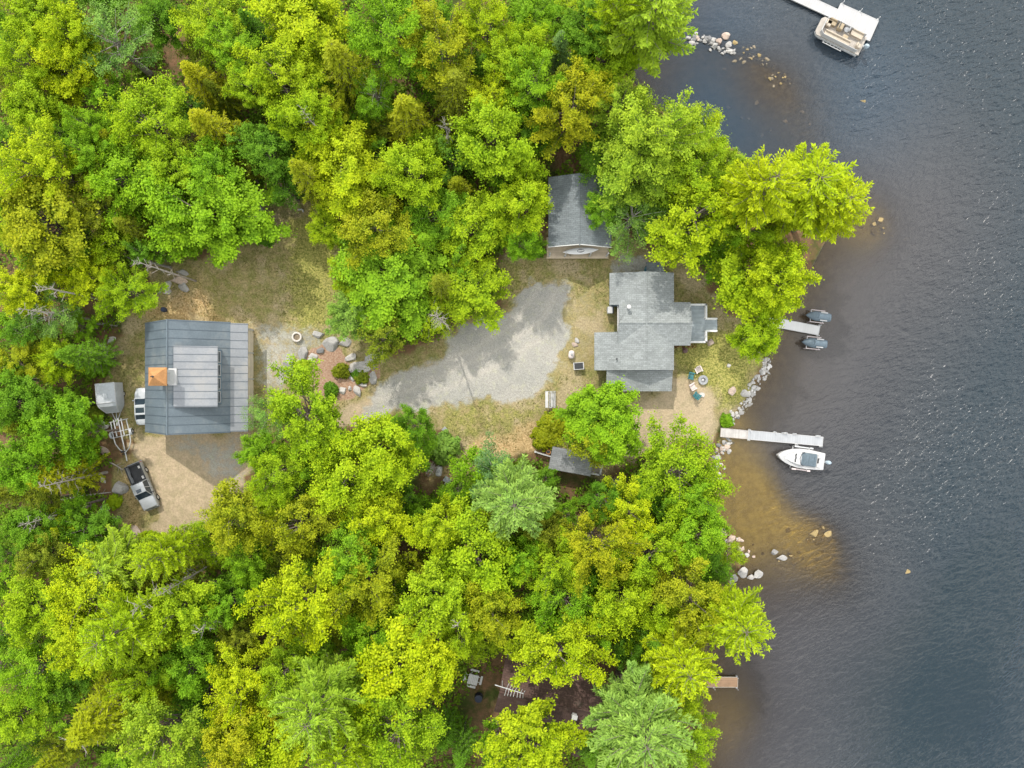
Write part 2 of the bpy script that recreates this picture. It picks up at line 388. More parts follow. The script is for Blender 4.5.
def terrain_material():
    m, nt, out = new_mat('ground_cover')
    p = nd(nt, 'ShaderNodeBsdfPrincipled'); p.inputs['Roughness'].default_value = 0.95; p.inputs['Specular IOR Level'].default_value = 0.1
    def A(n):
        a = nd(nt, 'ShaderNodeAttribute'); a.attribute_name = n; return a.outputs['Fac']
    n05 = noise(nt, 0.22, 5, 0.62); n2 = noise(nt, 1.1, 6, 0.7); n8 = noise(nt, 4.5, 4, 0.75); n30 = noise(nt, 16, 2, 0.8)
    vor = nd(nt, 'ShaderNodeTexVoronoi'); vor.inputs['Scale'].default_value = 3.2
    tcn = nd(nt, 'ShaderNodeTexCoord'); nt.links.new(tcn.outputs['Object'], vor.inputs['Vector'])
    def edge(a, amp=0.9, n=None, lo=0.3, hi=0.7):
        n = n or n2
        return ramp(nt, mth(nt, 'ADD', a, mth(nt, 'MULTIPLY', mth(nt, 'SUBTRACT', n, 0.5), amp)), lo, hi)
    def gain(c, fac, lo, hi):
        mul = nd(nt, 'ShaderNodeCombineColor'); g = ramp(nt, fac, 0.28, 0.72, lo, hi)
        for i in range(3): nt.links.new(g, mul.inputs[i])
        return mixc(nt, 1.0, c, mul.outputs[0], 'MULTIPLY')
    # forest floor: needles and leaf litter with moss
    forest = mixc(nt, ramp(nt, n2, 0.35, 0.65), (0.20, 0.115, 0.065), (0.115, 0.09, 0.04))
    forest = mixc(nt, ramp(nt, n05, 0.5, 0.66), forest, (0.055, 0.075, 0.018))
    forest = mixc(nt, ramp(nt, n8, 0.6, 0.72), forest, (0.24, 0.14, 0.06))
    # thin lawn
    lawn = mixc(nt, ramp(nt, n2, 0.36, 0.64), (0.325, 0.265, 0.125), (0.215, 0.215, 0.07))
    lawn = mixc(nt, ramp(nt, n05, 0.47, 0.62, 0, 0.75), lawn, (0.40, 0.325, 0.20))
    lawn = mixc(nt, edge(A('lush'), 0.9, n2), lawn, mixc(nt, ramp(nt, n8, 0.35, 0.65), (0.20, 0.225, 0.05), (0.36, 0.32, 0.10)))
    lawn = mixc(nt, edge(A('dry'), 0.95, n2, 0.3, 0.85), lawn, mixc(nt, ramp(nt, n8, 0.35, 0.7), (0.46, 0.31, 0.14), (0.52, 0.39, 0.21)))
    lawn = gain(lawn, n8, 0.68, 1.25); lawn = gain(lawn, n30, 0.75, 1.22)
    c = mixc(nt, edge(A('yard'), 0.7), forest, lawn)
    sand = mixc(nt, ramp(nt, n2, 0.35, 0.68), (0.47, 0.37, 0.25), (0.36, 0.30, 0.185))
    sand = gain(sand, n8, 0.8, 1.15)
    c = mixc(nt, edge(A('sand'), 1.1), c, sand)
    grav = mixc(nt, ramp(nt, n05, 0.36, 0.62), (0.335, 0.33, 0.298), (0.39, 0.375, 0.335))
    grav = mixc(nt, ramp(nt, n2, 0.5, 0.7, 0, 0.7), grav, (0.42, 0.415, 0.31))
    grav = mixc(nt, mth(nt, 'MULTIPLY', A('track'), 0.35), grav, (0.50, 0.46, 0.40))
    grav = gain(gain(grav, n30, 0.7, 1.25), n8, 0.86, 1.1)
    c = mixc(nt, edge(A('gravel'), 1.2), c, grav)  # gravel mask also holds the garage's painted shadow
    mul_ = gain(mixc(nt, ramp(nt, n8, 0.4, 0.65), (0.31, 0.19, 0.125), (0.42, 0.30, 0.215)), n30, 0.75, 1.25)
    c = mixc(nt, edge(A('mulch'), 0.5), c, mul_)
    # lake bed: gold sand, stones, darker silt with depth
    bed = mixc(nt, ramp(nt, n2, 0.35, 0.65), (0.62, 0.50, 0.22), (0.47, 0.375, 0.17))
    st = ramp(nt, vor.outputs['Distance'], 0.12, 0.34, 1, 0)
    bed = mixc(nt, mth(nt, 'MULTIPLY', st, ramp(nt, mth(nt, 'ADD', n05, A('stony')), 0.75, 1.15, 0, 0.8)), bed, (0.33, 0.21, 0.11))
    bed = mixc(nt, ramp(nt, A('gold'), 0.0, 0.7, 1.0, 0.0), bed, mixc(nt, ramp(nt, n2, .35, .65), (0.16, 0.125, 0.095), (0.23, 0.18, 0.13)))
    bed = mixc(nt, ramp(nt, A('deep'), 0.4, 2.2), bed, (0.13, 0.09, 0.05))
    c = mixc(nt, A('wet'), c, bed)
    nt.links.new(c, p.inputs['Base Color'])
    b = nd(nt, 'ShaderNodeBump'); b.inputs['Strength'].default_value = 0.7; b.inputs['Distance'].default_value = 0.12
    nt.links.new(mth(nt, 'ADD', n8, mth(nt, 'MULTIPLY', n30, 0.4)), b.inputs['Height']); nt.links.new(b.outputs[0], p.inputs['Normal'])
    nt.links.new(p.outputs[0], out.inputs[0])
    return m
M_GROUND = terrain_material()

def ground_attrs(me, P, sd):
    g, s, mu, y, d, l = zone_attrs(P)
    for n, a in (('gravel', g), ('sand', s), ('mulch', mu), ('yard', y), ('dry', d), ('lush', l)): put_attr(me, n, a)
    tk = np.zeros(len(P))
    for pl in ([(345,412),(385,398),(440,376),(500,350),(545,318),(556,292)], [(352,422),(392,409),(448,388),(508,362),(556,330),(572,300)], [(300,395),(330,402),(360,408)], [(160,455),(200,470),(236,470)], [(158,470),(196,486),(230,486)], [(420,372),(470,352),(515,322),(540,288)]):
        tk = np.maximum(tk, np.exp(-(seg_dist(P + .5 * np.column_stack([vnoise(P, .5, 41) - .5, vnoise(P, .5, 42) - .5]), np.array([at(*q)[:2] for q in pl]), False) / .32) ** 2))
    put_attr(me, 'track', tk)
    put_attr(me, 'wet', np.clip(0.5 - sd / 0.5, 0, 1)); put_attr(me, 'deep', np.where(sd < 0, depth_of(P, sd), 0))
    put_attr(me, 'gold', np.clip(1.1 * blob(P, 732, 482, 5.5) + blob(P, 752, 512, 5) + .8 * blob(P, 726, 452, 4) + .0 * blob(P, 790, 80, 5) + .06 * blob(P, 770, 130, 9) + .5 * blob(P, 875, 225, 4) + .4 * blob(P, 745, 730, 7) + .4 * blob(P, 800, 560, 6), 0, 1))
    put_attr(me, 'stony', np.clip(blob(P, 760, 70, 9) + blob(P, 790, 570, 6) + blob(P, 870, 225, 5) + 0.7 * blob(P, 760, 150, 12) + 0.6 * np.exp(-(sd / 2.5) ** 2), 0, 1) * 0.6)

far = [4, 12, 30, 80, 200, 600, 2000]
me, P, sd = grid_mesh('ground', axis(-70, 66, 0.28, far), axis(-52, 52, 0.28, far), ground_z)
ground_attrs(me, P, sd); me.materials.append(M_GROUND)
ground = bpy.data.objects.new('ground', me); COL.objects.link(ground); ground['kind'] = 'structure'

def sub_sheet(name, pix, z, jag=0.35, step=0.22):
    """a sheet laid just above the ground inside a ragged outline"""
    poly = np.array([at(x, y)[:2] for x, y in pix])
    xs = np.arange(poly[:, 0].min() - 1, poly[:, 0].max() + 1, step); ys = np.arange(poly[:, 1].min() - 1, poly[:, 1].max() + 1, step)
    me, P, sd = grid_mesh(name, xs, ys, lambda Q: (ground_z(Q)[0] + z, ground_z(Q)[1]))
    ground_attrs(me, P, sd); me.materials.append(M_GROUND)
    d = seg_dist(P, poly, True); s = np.where(inside(P, poly), d, -d) + (vnoise(P, 1.4, 21) - 0.5) * jag * 2
    bm = bmesh.new(); bm.from_mesh(me); bm.verts.ensure_lookup_table()
    bmesh.ops.delete(bm, geom=[v for v in bm.verts if s[v.index] < -0.25], context='VERTS'); bm.to_mesh(me); bm.free()
    o = bpy.data.objects.new(name, me); COL.objects.link(o); o['kind'] = 'structure'
    return o
sub_sheet('gravel_driveway', GRAVEL, 0.02)
sub_sheet('gravel_yard', SAND_AND_SUNLIT[1], 0.02)
sub_sheet('mulch_bed', MULCH, 0.02)

# ------------------------------------------------------------------ lake
def lake_material():
    m, nt, out = new_mat('lake_water')
    def A(n):
        a = nd(nt, 'ShaderNodeAttribute'); a.attribute_name = n; return a.outputs['Fac']
    tcn = nd(nt, 'ShaderNodeTexCoord')
    def waves(rot, sx, sy, scale, det=2):
        mp = nd(nt, 'ShaderNodeMapping'); mp.vector_type = 'TEXTURE'; mp.inputs['Rotation'].default_value = (0, 0, R_(-rot)); mp.inputs['Scale'].default_value = (1 / sx, 1 / sy, 1)
        nt.links.new(tcn.outputs['Object'], mp.inputs[0])
        return noise(nt, scale, det, 0.55, vec=mp.outputs[0], dist=0.6)
    w1 = waves(-24, 0.40, 1.0, 1.75); w2 = waves(-42, 0.45, 1.0, 2.9); w3 = waves(-8, 0.45, 1.0, 0.85); big = noise(nt, 0.055, 3, 0.5)
    h = mth(nt, 'ADD', mth(nt, 'ADD', w1, mth(nt, 'MULTIPLY', w2, 0.55)), mth(nt, 'MULTIPLY', w3, 0.8))
    b = nd(nt, 'ShaderNodeBump'); b.inputs['Distance'].default_value = 0.40
    nt.links.new(h, b.inputs['Height'])
    st = mth(nt, 'MULTIPLY', A('ripple'), ramp(nt, big, 0.35, 0.62, 0.55, 1.0)); nt.links.new(st, b.inputs['Strength'])
    tr = nd(nt, 'ShaderNodeBsdfTransparent'); tr.inputs[0].default_value = (0.92, 0.85, 0.62, 1)
    df = nd(nt, 'ShaderNodeBsdfDiffuse')
    nt.links.new(mixc(nt, A('bay'), mixc(nt, A('offshore'), (0.072, 0.068, 0.070), (0.020, 0.034, 0.044)), (0.018, 0.060, 0.105)), df.inputs[0]); nt.links.new(b.outputs[0], df.inputs['Normal'])  # the bay's blue is reflected sky put into the diffuse colour
    mx = nd(nt, 'ShaderNodeMixShader'); nt.links.new(A('murk_and_sky'), mx.inputs[0])
    nt.links.new(tr.outputs[0], mx.inputs[1]); nt.links.new(df.outputs[0], mx.inputs[2])
    gl = nd(nt, 'ShaderNodeBsdfGlossy'); gl.inputs['Roughness'].default_value = 0.22; nt.links.new(b.outputs[0], gl.inputs['Normal'])
    fr = nd(nt, 'ShaderNodeFresnel'); fr.inputs[0].default_value = 1.52; nt.links.new(b.outputs[0], fr.inputs['Normal'])
    m2 = nd(nt, 'ShaderNodeMixShader'); nt.links.new(fr.outputs[0], m2.inputs[0])
    nt.links.new(mx.outputs[0], m2.inputs[1]); nt.links.new(gl.outputs[0], m2.inputs[2])
    nt.links.new(m2.outputs[0], out.inputs[0])
    return m
xs = np.concatenate([np.arange(8, 66, 0.5), 66 + np.array([4, 12, 30, 80, 200, 500, 800])])
me, P, sd = grid_mesh('lake', xs, axis(-52, 52, 0.5, far), lambda Q: (np.full(len(Q), WL), shore_sd(Q)))
dep = depth_of(P, sd); u = np.maximum(-sd, 0)
bay_sky_blue = np.clip(.68 * blob(P, 715, 115, 10) + .3 * blob(P, 770, 140, 11) + .3 * blob(P, 720, 20, 8) + .4 * blob(P, 860, 90, 9) - .5 * blob(P, 775, 78, 6), 0, .8)  # patches where reflected blue sky is painted into the water colour
put_attr(me, 'bay', bay_sky_blue)
put_attr(me, 'murk_and_sky', np.maximum(np.clip(1 - np.exp(-dep / 1.25), 0, 1) * 0.97, bay_sky_blue * .75))
put_attr(me, 'offshore', np.clip((u - 5) / 20, 0, 1))
calm = np.clip(blob(P, 700, 90, 12) + 0.7 * blob(P, 770, 385, 8) + 0.5 * blob(P, 780, 470, 6) + 0.4 * blob(P, 830, 50, 5) + 0.8 * blob(P, 940, 690, 15), 0, 1)
put_attr(me, 'ripple', np.clip(0.10 + 0.75 * np.clip((u - 4) / 14, 0, 1), 0, 1) * (1 - 0.9 * calm))
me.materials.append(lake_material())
bm = bmesh.new(); bm.from_mesh(me); bm.verts.ensure_lookup_table()
bmesh.ops.delete(bm, geom=[v for v in bm.verts if sd[v.index] > 2.5], context='VERTS'); bm.to_mesh(me); bm.free()
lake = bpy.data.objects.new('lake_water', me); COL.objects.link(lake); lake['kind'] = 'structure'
# ------------------------------------------------------------------ foliage
M_LEAF = leaf_mat('broadleaf_foliage', 0.36); M_NEEDLE = leaf_mat('needle_foliage', 0.22)
M_BARK = mat('bark', (0.16, 0.13, 0.11), 0.9, var=0.4, scale=2, fine=12, bump=0.6)
M_GREYBARK = mat('grey_bark', (0.33, 0.30, 0.27), 0.9, var=0.3, scale=2, fine=12, bump=0.5)

def unit(a): return a / (np.linalg.norm(a, axis=-1, keepdims=True) + 1e-9)

def cards(name, c, n, size, tint, rng, aspect=1.0, dirv=None):
    """many leaf-sized faces: centre c, normal n, long axis along dirv or random"""
    N = len(c); n = unit(n)
    d = dirv if dirv is not None else rng.normal(size=(N, 3))
    u = unit(d - n * np.sum(d * n, 1, keepdims=True)); v = np.cross(n, u)
    s = np.asarray(size)[:, None] if np.ndim(size) else np.full((N, 1), size)
    V = np.stack([c - u * s * 0.5, c + v * s * 0.34 * aspect + u * s * .02, c + u * s * 0.5, c - v * s * 0.34 * aspect + u * s * .02], 1).reshape(-1, 3).astype(np.float32)
    me = bpy.data.meshes.new(name)
    me.vertices.add(4 * N); me.vertices.foreach_set('co', V.ravel())
    me.loops.add(4 * N); me.loops.foreach_set('vertex_index', np.arange(4 * N, dtype=np.int32))
    me.polygons.add(N); me.polygons.foreach_set('loop_start', np.arange(N, dtype=np.int32) * 4)
    me.update(calc_edges=True)
    a = me.attributes.new('tint', 'FLOAT', 'POINT'); a.data.foreach_set('value', np.repeat(np.clip(tint, 0, 1), 4).astype(np.float32))
    return me

def fib(n, rng):
    k = np.arange(n) + 0.5; ph = np.arccos(1 - 2 * k / n); th = math.pi * (1 + 5 ** 0.5) * k + rng.rand() * 6.28
    d = np.stack([np.cos(th) * np.sin(ph), np.sin(th) * np.sin(ph), np.cos(ph)], 1)
    return unit(d + rng.normal(size=d.shape) * 0.18)

def broad_proto(seed, R, Ht, crc=0.62, leaf=0.27, per=62, loose=0.0, squash=0.85):
    rng = np.random.RandomState(seed)
    lobes = [(np.array([rng.normal() * .12 * R, rng.normal() * .12 * R, Ht - .55 * R]), .55 * R)]
    n1 = rng.randint(5, 8); a0 = rng.rand() * 6.28
    for k in range(n1):
        a = a0 + 6.28 * (k + rng.uniform(-.22, .22)) / n1; rr = R * rng.uniform(.44, .72); lr = R * rng.uniform(.24, .48)
        lobes.append((np.array([rr * math.cos(a), rr * math.sin(a), Ht - R * rng.uniform(.7, 1.05)]), lr))
    for k in range(n1 + 2):
        a = a0 + 6.28 * (k + .5 + rng.uniform(-.3, .3)) / (n1 + 2); rr = R * rng.uniform(.55, .72)
        lobes.append((np.array([rr * math.cos(a), rr * math.sin(a), Ht - R * rng.uniform(1.15, 1.6)]), R * rng.uniform(.24, .36)))
    C = []; Nn = []
    for i, (lc, lr) in enumerate(lobes):
        d = fib(max(10, int(4 * math.pi * lr * lr / (crc * crc * 1.25))), rng)
        d = d[d[:, 2] > -.45]
        p = lc + d * lr * np.array([1, 1, squash]) * (1 + rng.normal(size=(len(d), 1)) * (.07 + loose * .1))
        ok = np.ones(len(p), bool)
        for j, (oc, orr) in enumerate(lobes):
            if j != i: ok &= np.linalg.norm((p - oc) / np.array([1, 1, squash]), axis=1) > orr * .86
        ok &= rng.rand(len(p)) > .06 + loose * .3
        C.append(p[ok]); Nn.append(d[ok])
    d = fib(int(50 * (R / crc / 7) ** 2), rng); d = d[d[:, 2] > -.1]          # core that closes the top
    C.append(np.array([0, 0, Ht - 1.0 * R]) + d * np.array([.66, .66, .70]) * R); Nn.append(d)
    C = np.vstack(C); Nn = np.vstack(Nn)
    sp = rng.rand(len(C)) < .24; out = C[sp] - np.array([0, 0, Ht - 1.15 * R]); out = unit(out) * rng.uniform(.3, .85, (sp.sum(), 1)) * crc * 1.3
    C = np.vstack([C, C[sp] + out]); Nn = np.vstack([Nn, unit(out)]); K = len(C)
    cs = crc * rng.uniform(.55, 1.35, K); ctint = rng.normal(size=K) * .10
    idx = np.repeat(np.arange(K), (per * rng.uniform(.8, 1.2, K)).astype(int)); N = len(idx)
    off = rng.normal(size=(N, 3)); off = unit(off) * (rng.rand(N, 1) ** .5)
    n = Nn[idx]; al = np.sum(off * n, 1, keepdims=True)
    off = off - n * al * .42
    c = C[idx] + off * cs[idx][:, None]
    rad = unit(C[idx] - np.array([0, 0, Ht - 1.1 * R]))
    nor = unit(n * .5 + np.array([0, 0, .62]) + off * .75 + rng.normal(size=(N, 3)) * .38)
    hgt = np.sum(off * (n * .5 + np.array([0, 0, .7])), 1)
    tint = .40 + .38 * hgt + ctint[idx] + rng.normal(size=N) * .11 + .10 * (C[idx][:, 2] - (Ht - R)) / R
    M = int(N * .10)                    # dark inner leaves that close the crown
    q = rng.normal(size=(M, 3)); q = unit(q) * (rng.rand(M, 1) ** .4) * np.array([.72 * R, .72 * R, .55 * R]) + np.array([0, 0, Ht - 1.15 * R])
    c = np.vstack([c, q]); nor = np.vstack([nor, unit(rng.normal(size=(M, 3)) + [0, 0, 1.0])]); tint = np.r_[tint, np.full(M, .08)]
    size = np.r_[leaf * rng.uniform(.7, 1.35, N), np.full(M, leaf * 1.6)]
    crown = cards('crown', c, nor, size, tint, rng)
    mb = MB(); r0 = .035 * Ht * .6 + .03
    mb.tube([(0, 0, -.2), (rng.normal() * .1, rng.normal() * .1, Ht * .35), (0, 0, Ht - .9 * R)], [r0 * 1.25, r0 * .8, r0 * .35], n=7)
    for lc, lr in lobes[1:]:
        z0 = Ht - 1.9 * R + rng.rand() * .4 * R
        mb.tube([(0, 0, max(z0, Ht * .25)), tuple(lc * np.array([.5, .5, 1]) - [0, 0, .35 * R]), tuple(lc + [0, 0, lr * .5])], [r0 * .42, r0 * .26, r0 * .08], n=5)
    return crown, mb, R, Ht

def spray_proto(seed, R, Ht, nbr=30, leaf=.25, per=40, squash=.8, tw=.30, spread=.5, deep=1.5):
    """broadleaf crown grown branch by branch: every limb carries leafy sprays, so the outline is ragged"""
    rng = np.random.RandomState(seed); mb = MB(); r0 = .035 * Ht * .6 + .03
    cen = np.array([rng.normal() * .08 * R, rng.normal() * .08 * R, Ht - R * squash * 1.02])
    mb.tube([(0, 0, -.2), (rng.normal() * .12, rng.normal() * .12, Ht * .4), (cen[0], cen[1], Ht - .8 * R)], [r0 * 1.25, r0 * .8, r0 * .3], n=7)
    ax = rng.uniform(.82, 1.15, 2); a1 = rng.rand() * 6.28
    C = []; D = []; K = []
    d = fib(int(nbr * 1.7), rng); d = d[d[:, 2] > -.28]
    for v in d:
        az = math.atan2(v[1], v[0])
        Lf = rng.uniform(.70, 1.12) * (1 + .13 * math.sin(2 * az + a1) + .10 * math.sin(3 * az + 2 * a1))
        low = max(0, -v[2] + .1); end = cen + np.array([v[0] * ax[0], v[1] * ax[1], v[2] * squash]) * R * Lf - np.array([0, 0, low * deep * R * .3])
        st = np.array([cen[0] * .5, cen[1] * .5, max(Ht * .3, end[2] - R * rng.uniform(.5, 1.1))])
        mid = st * .45 + end * .55 + np.array([0, 0, .12 * R])
        P = lambda t: (1 - t) ** 2 * st + 2 * t * (1 - t) * mid + t * t * end
        mb.tube([tuple(P(0)), tuple(P(.5)), tuple(P(.97))], [r0 * .24, r0 * .14, .015], n=4, cap=False)
        Lb = np.linalg.norm(end - st); nt_ = max(4, int(Lb * .62 / tw))
        for t in np.linspace(.42, 1.0, nt_):
            p = P(t); ax_ = unit(P(min(1, t + .05)) - P(t - .05)); side = unit(np.cross(ax_, [0, 0, 1.]) + rng.normal(size=3) * .25)
            up = np.cross(side, ax_)
            for sg in ((-1, 1) if t < .93 else (-1, 0, 1)):
                l = R * spread * .5 * (1.15 - t * .75) * rng.uniform(.4, 1.15)
                td = unit(ax_ * rng.uniform(.45, 1.0) + side * sg * rng.uniform(.5, 1.0) + up * rng.uniform(-.15, .35))
                for f in ((.45, 1.0) if l > .55 else (1.0,)):
                    C.append(p + td * l * f); D.append(td); K.append(.25 + .75 * t)
    C = np.array(C); D = np.array(D); K = np.array(K); n = len(C)
    sz = rng.uniform(.6, 1.35, n) * rng.uniform(.8, 1.15); ct = rng.normal(size=n) * .12
    idx = np.repeat(np.arange(n), np.maximum(8, (per * .40 * rng.uniform(.7, 1.3, n))).astype(int)); N = len(idx)
    al = rng.normal(size=(N, 1)) * .22; off = rng.normal(size=(N, 3)) * np.array([.17, .17, .08])
    off = D[idx] * al * sz[idx][:, None] + off * sz[idx][:, None]
    c = C[idx] + off
    rel = unit(c - cen)
    nor = unit(np.array([0, 0, .95]) + rel * .42 + rng.normal(size=(N, 3)) * .33)
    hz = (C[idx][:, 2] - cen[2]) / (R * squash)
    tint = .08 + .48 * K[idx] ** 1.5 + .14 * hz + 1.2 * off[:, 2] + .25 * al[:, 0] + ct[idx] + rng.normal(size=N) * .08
    dv = D[idx] + rng.normal(size=(N, 3)) * .55
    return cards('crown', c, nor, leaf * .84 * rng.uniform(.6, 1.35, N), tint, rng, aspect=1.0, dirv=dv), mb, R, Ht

def pine_proto(seed, R, Ht, whorl=.8, per=6, card=.42, bare=0.35, droop=0.0, cone=False, dens=1.0):
    rng = np.random.RandomState(seed); C = []; D = []; T = []; S = []; mb = MB()
    r0 = .02 * Ht + .03
    mb.tube([(0, 0, -.2), (0, 0, Ht * .5), (0, 0, Ht)], [r0 * 1.2, r0 * .75, .02], n=7)
    z = Ht * bare
    while z < Ht - .15:
        t = (z - Ht * bare) / (Ht * (1 - bare))
        L = R * ((1 - t) ** .85 + .04) if cone else R * (min(1, .62 + t * 1.1) if t < .4 else 1.0 - .78 * ((t - .4) / .6) ** 1.6)
        nb = per if t < .8 else max(4, per - 1); a0 = rng.rand() * 6.28
        for k in range(nb):
            a = a0 + 6.28 * (k + rng.uniform(-.25, .25)) / nb; Lb = L * rng.uniform(.72, 1.12)
            up = (.18 + .5 * t) * Lb * (1 if not cone else .25) - droop * Lb
            dr = np.array([math.cos(a), math.sin(a), 0.]); side = np.array([-dr[1], dr[0], 0])
            bend = rng.normal() * .12
            P = lambda s: np.array([0, 0, z]) + dr * Lb * s + side * Lb * bend * s * s + np.array([0, 0, up * s * s])
            mb.tube([tuple(P(0)), tuple(P(.5)), tuple(P(.95))], [r0 * .25 * (1 - t * .6), r0 * .15 * (1 - t * .6), .012], n=4, cap=False)
            nt_ = max(5, int(Lb / .26))
            for s in np.linspace(.22, 1.0, nt_):
                b = P(s); tl = max(.22, .42 * Lb * (1.08 - s) ** .8) if not cone else max(.18, .3 * Lb * (1.05 - s))
                for sg in (-1, 1):
                    ang = rng.uniform(.45, .85) * sg; td = dr * math.cos(ang) + side * math.sin(ang) + np.array([0, 0, rng.uniform(-.05, .25)])
                    m = max(3, int(tl / .11 * dens)); q = np.linspace(.08, 1, m)[:, None]
                    c = b + td * tl * q + rng.normal(size=(m, 3)) * .045
                    C.append(c); D.append(np.tile(td, (m, 1)) + rng.normal(size=(m, 3)) * .35)
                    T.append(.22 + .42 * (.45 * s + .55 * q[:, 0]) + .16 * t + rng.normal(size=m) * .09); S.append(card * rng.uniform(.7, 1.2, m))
        z += whorl * rng.uniform(.8, 1.2) * (1 - .45 * t)
    C = np.vstack(C); D = np.vstack(D); T = np.concatenate(T); S = np.concatenate(S)
    nor = np.array([0, 0, 1.0]) + rng.normal(size=C.shape) * .42
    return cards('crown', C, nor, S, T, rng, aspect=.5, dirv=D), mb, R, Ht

def dead_proto(seed, R, Ht, nb=26, fine=True):
    rng = np.random.RandomState(seed); mb = MB(); r0 = .012 * Ht + .04; tw = MB()
    mb.tube([(0, 0, -.2), (rng.normal() * .15, rng.normal() * .15, Ht * .5), (0, 0, Ht)], [r0 * 1.2, r0 * .8, .03], n=7)
    for k in range(nb):
        z = Ht * rng.uniform(.3, .98); a = rng.rand() * 6.28; L = R * rng.uniform(.35, 1.0) * (1.2 - z / Ht * .6)
        p0 = Vector((0, 0, z)); p2 = p0 + Vector((math.cos(a) * L, math.sin(a) * L, L * rng.uniform(-.1, .45)))
        p1 = (p0 + p2) / 2 + Vector(rng.normal(size=3) * .12 * L)
        tw.tube([p0, p1, p2], [.045, .03, .014], n=4, cap=False)
        for j in range(4 if fine else 1):
            s = rng.uniform(.3, 1); b = p0.lerp(p2, s); aa = a + rng.uniform(-1, 1); l2 = L * rng.uniform(.2, .45)
            tw.tube([b, b + Vector((math.cos(aa) * l2, math.sin(aa) * l2, l2 * rng.uniform(-.2, .5)))], [.022, .01], n=3, cap=False)
    return tw, mb, R, Ht

PROTO = {}
def register(kind, data, leafm, barkm):
    crown, mb, R, Ht = data
    root = bpy.data.objects.new('tree', None); t = mb.build('trunk', barkm); t.parent = root
    if isinstance(crown, MB): c = crown.build('crown', barkm)
    else: crown.materials.append(leafm); c = bpy.data.objects.new('crown', crown); COL.objects.link(c)
    c.parent = root; PROTO.setdefault(kind, []).append((t, c, R, Ht))

for i in range(7): register('broad', spray_proto(11 + i, 4.3, 13, nbr=(32, 38, 44, 34, 40, 30, 48)[i], leaf=(.25, .23, .27, .22, .26, .28, .21)[i], squash=(.8, .7, .9, .75, .85, .65, .95)[i], spread=(.5, .42, .55, .6, .45, .65, .4)[i]), M_LEAF, M_BARK)
register('dome', spray_proto(25, 4.5, 11, nbr=80, leaf=.25, squash=.85, spread=.40, per=56, tw=.27), M_LEAF, M_BARK); register('dome', spray_proto(26, 4.5, 11, nbr=74, leaf=.24, squash=.9, spread=.38, per=56, tw=.27), M_LEAF, M_BARK)
for i in range(5): register('small', spray_proto(31 + i, 2.5, 8, nbr=(18, 22, 26, 20, 24)[i], leaf=(.21, .2, .22, .19, .2)[i], squash=(.9, 1.1, .8, 1.2, 1.)[i], spread=.5, tw=.26), M_LEAF, M_BARK)
for i in range(3): register('airy', spray_proto(51 + i, 4.0, 13, nbr=24, leaf=.19, per=30, spread=.7, tw=.34), M_LEAF, M_GREYBARK)
for i in range(4): register('pine', pine_proto(71 + i, 4.2, 17, whorl=.85, per=6), M_NEEDLE, M_BARK)
for i in range(3): register('fir', pine_proto(91 + i, 3.0, 14, whorl=.55, per=8, card=.34, bare=.2, droop=.06, cone=True, dens=.8), M_NEEDLE, M_BARK)
for i in range(3): register('shrub', broad_proto(111 + i, 1.0, 1.6, crc=.24, leaf=.15, per=34, loose=.5), M_LEAF, M_BARK)
for i in range(3): register('dead', dead_proto(131 + i, 2.2, 15), None, M_GREYBARK)
for i in range(2): register('bush', dead_proto(141 + i, 1.3, 5, nb=40), None, M_GREYBARK)

TONE = {  # leaf colours (linear)
    'Y': ((0.398, 0.488, 0.010), 'bright yellow-green'), 'y': ((0.318, 0.445, 0.012), 'yellow-green'), 'g': ((0.207, 0.376, 0.014), 'fresh green'), 'm': ((0.225, 0.400, 0.016), 'light green'),
    'd': ((0.138, 0.281, 0.016), 'dark green'), 'o': ((0.345, 0.371, 0.012), 'olive-gold'), 'l': ((0.235, 0.385, 0.070), 'pale green'), 'b': ((0.195, 0.330, 0.095), 'blue-green'),
    'q': ((0.239, 0.284, 0.018), 'dull olive'), 'e': ((0.330, 0.455, 0.030), 'light lime'), 'x': ((.50, .47, .43), 'grey')}
KIND = {'dome': ('broadleaf_tree', 'domed broadleaf tree', 'tree'), 'broad': ('broadleaf_tree', 'broadleaf tree', 'tree'), 'small': ('broadleaf_sapling', 'young broadleaf tree', 'tree'), 'airy': ('thin_broadleaf_tree', 'thin-leaved tree', 'tree'),
        'pine': ('pine_tree', 'feathery pine', 'pine tree'), 'fir': ('fir_tree', 'pointed fir', 'fir tree'), 'shrub': ('shrub', 'leafy shrub', 'shrub'),
        'dead': ('dead_tree', 'dead bare tree', 'dead tree'), 'bush': ('bare_bush', 'bare twiggy bush', 'bush')}
GROUP = {'dome': 'broadleaf trees around the clearing', 'broad': 'broadleaf trees around the clearing', 'small': 'young broadleaf trees around the clearing', 'airy': 'thin-leaved trees around the clearing', 'pine': 'pines along the lake and in the wood',
         'fir': 'firs in the wood', 'shrub': 'shrubs in the yard and under the trees', 'dead': 'dead trees in the wood', 'bush': 'bare bushes'}
tr_rng = random.Random(5)
LABELS = set(); COVER = []
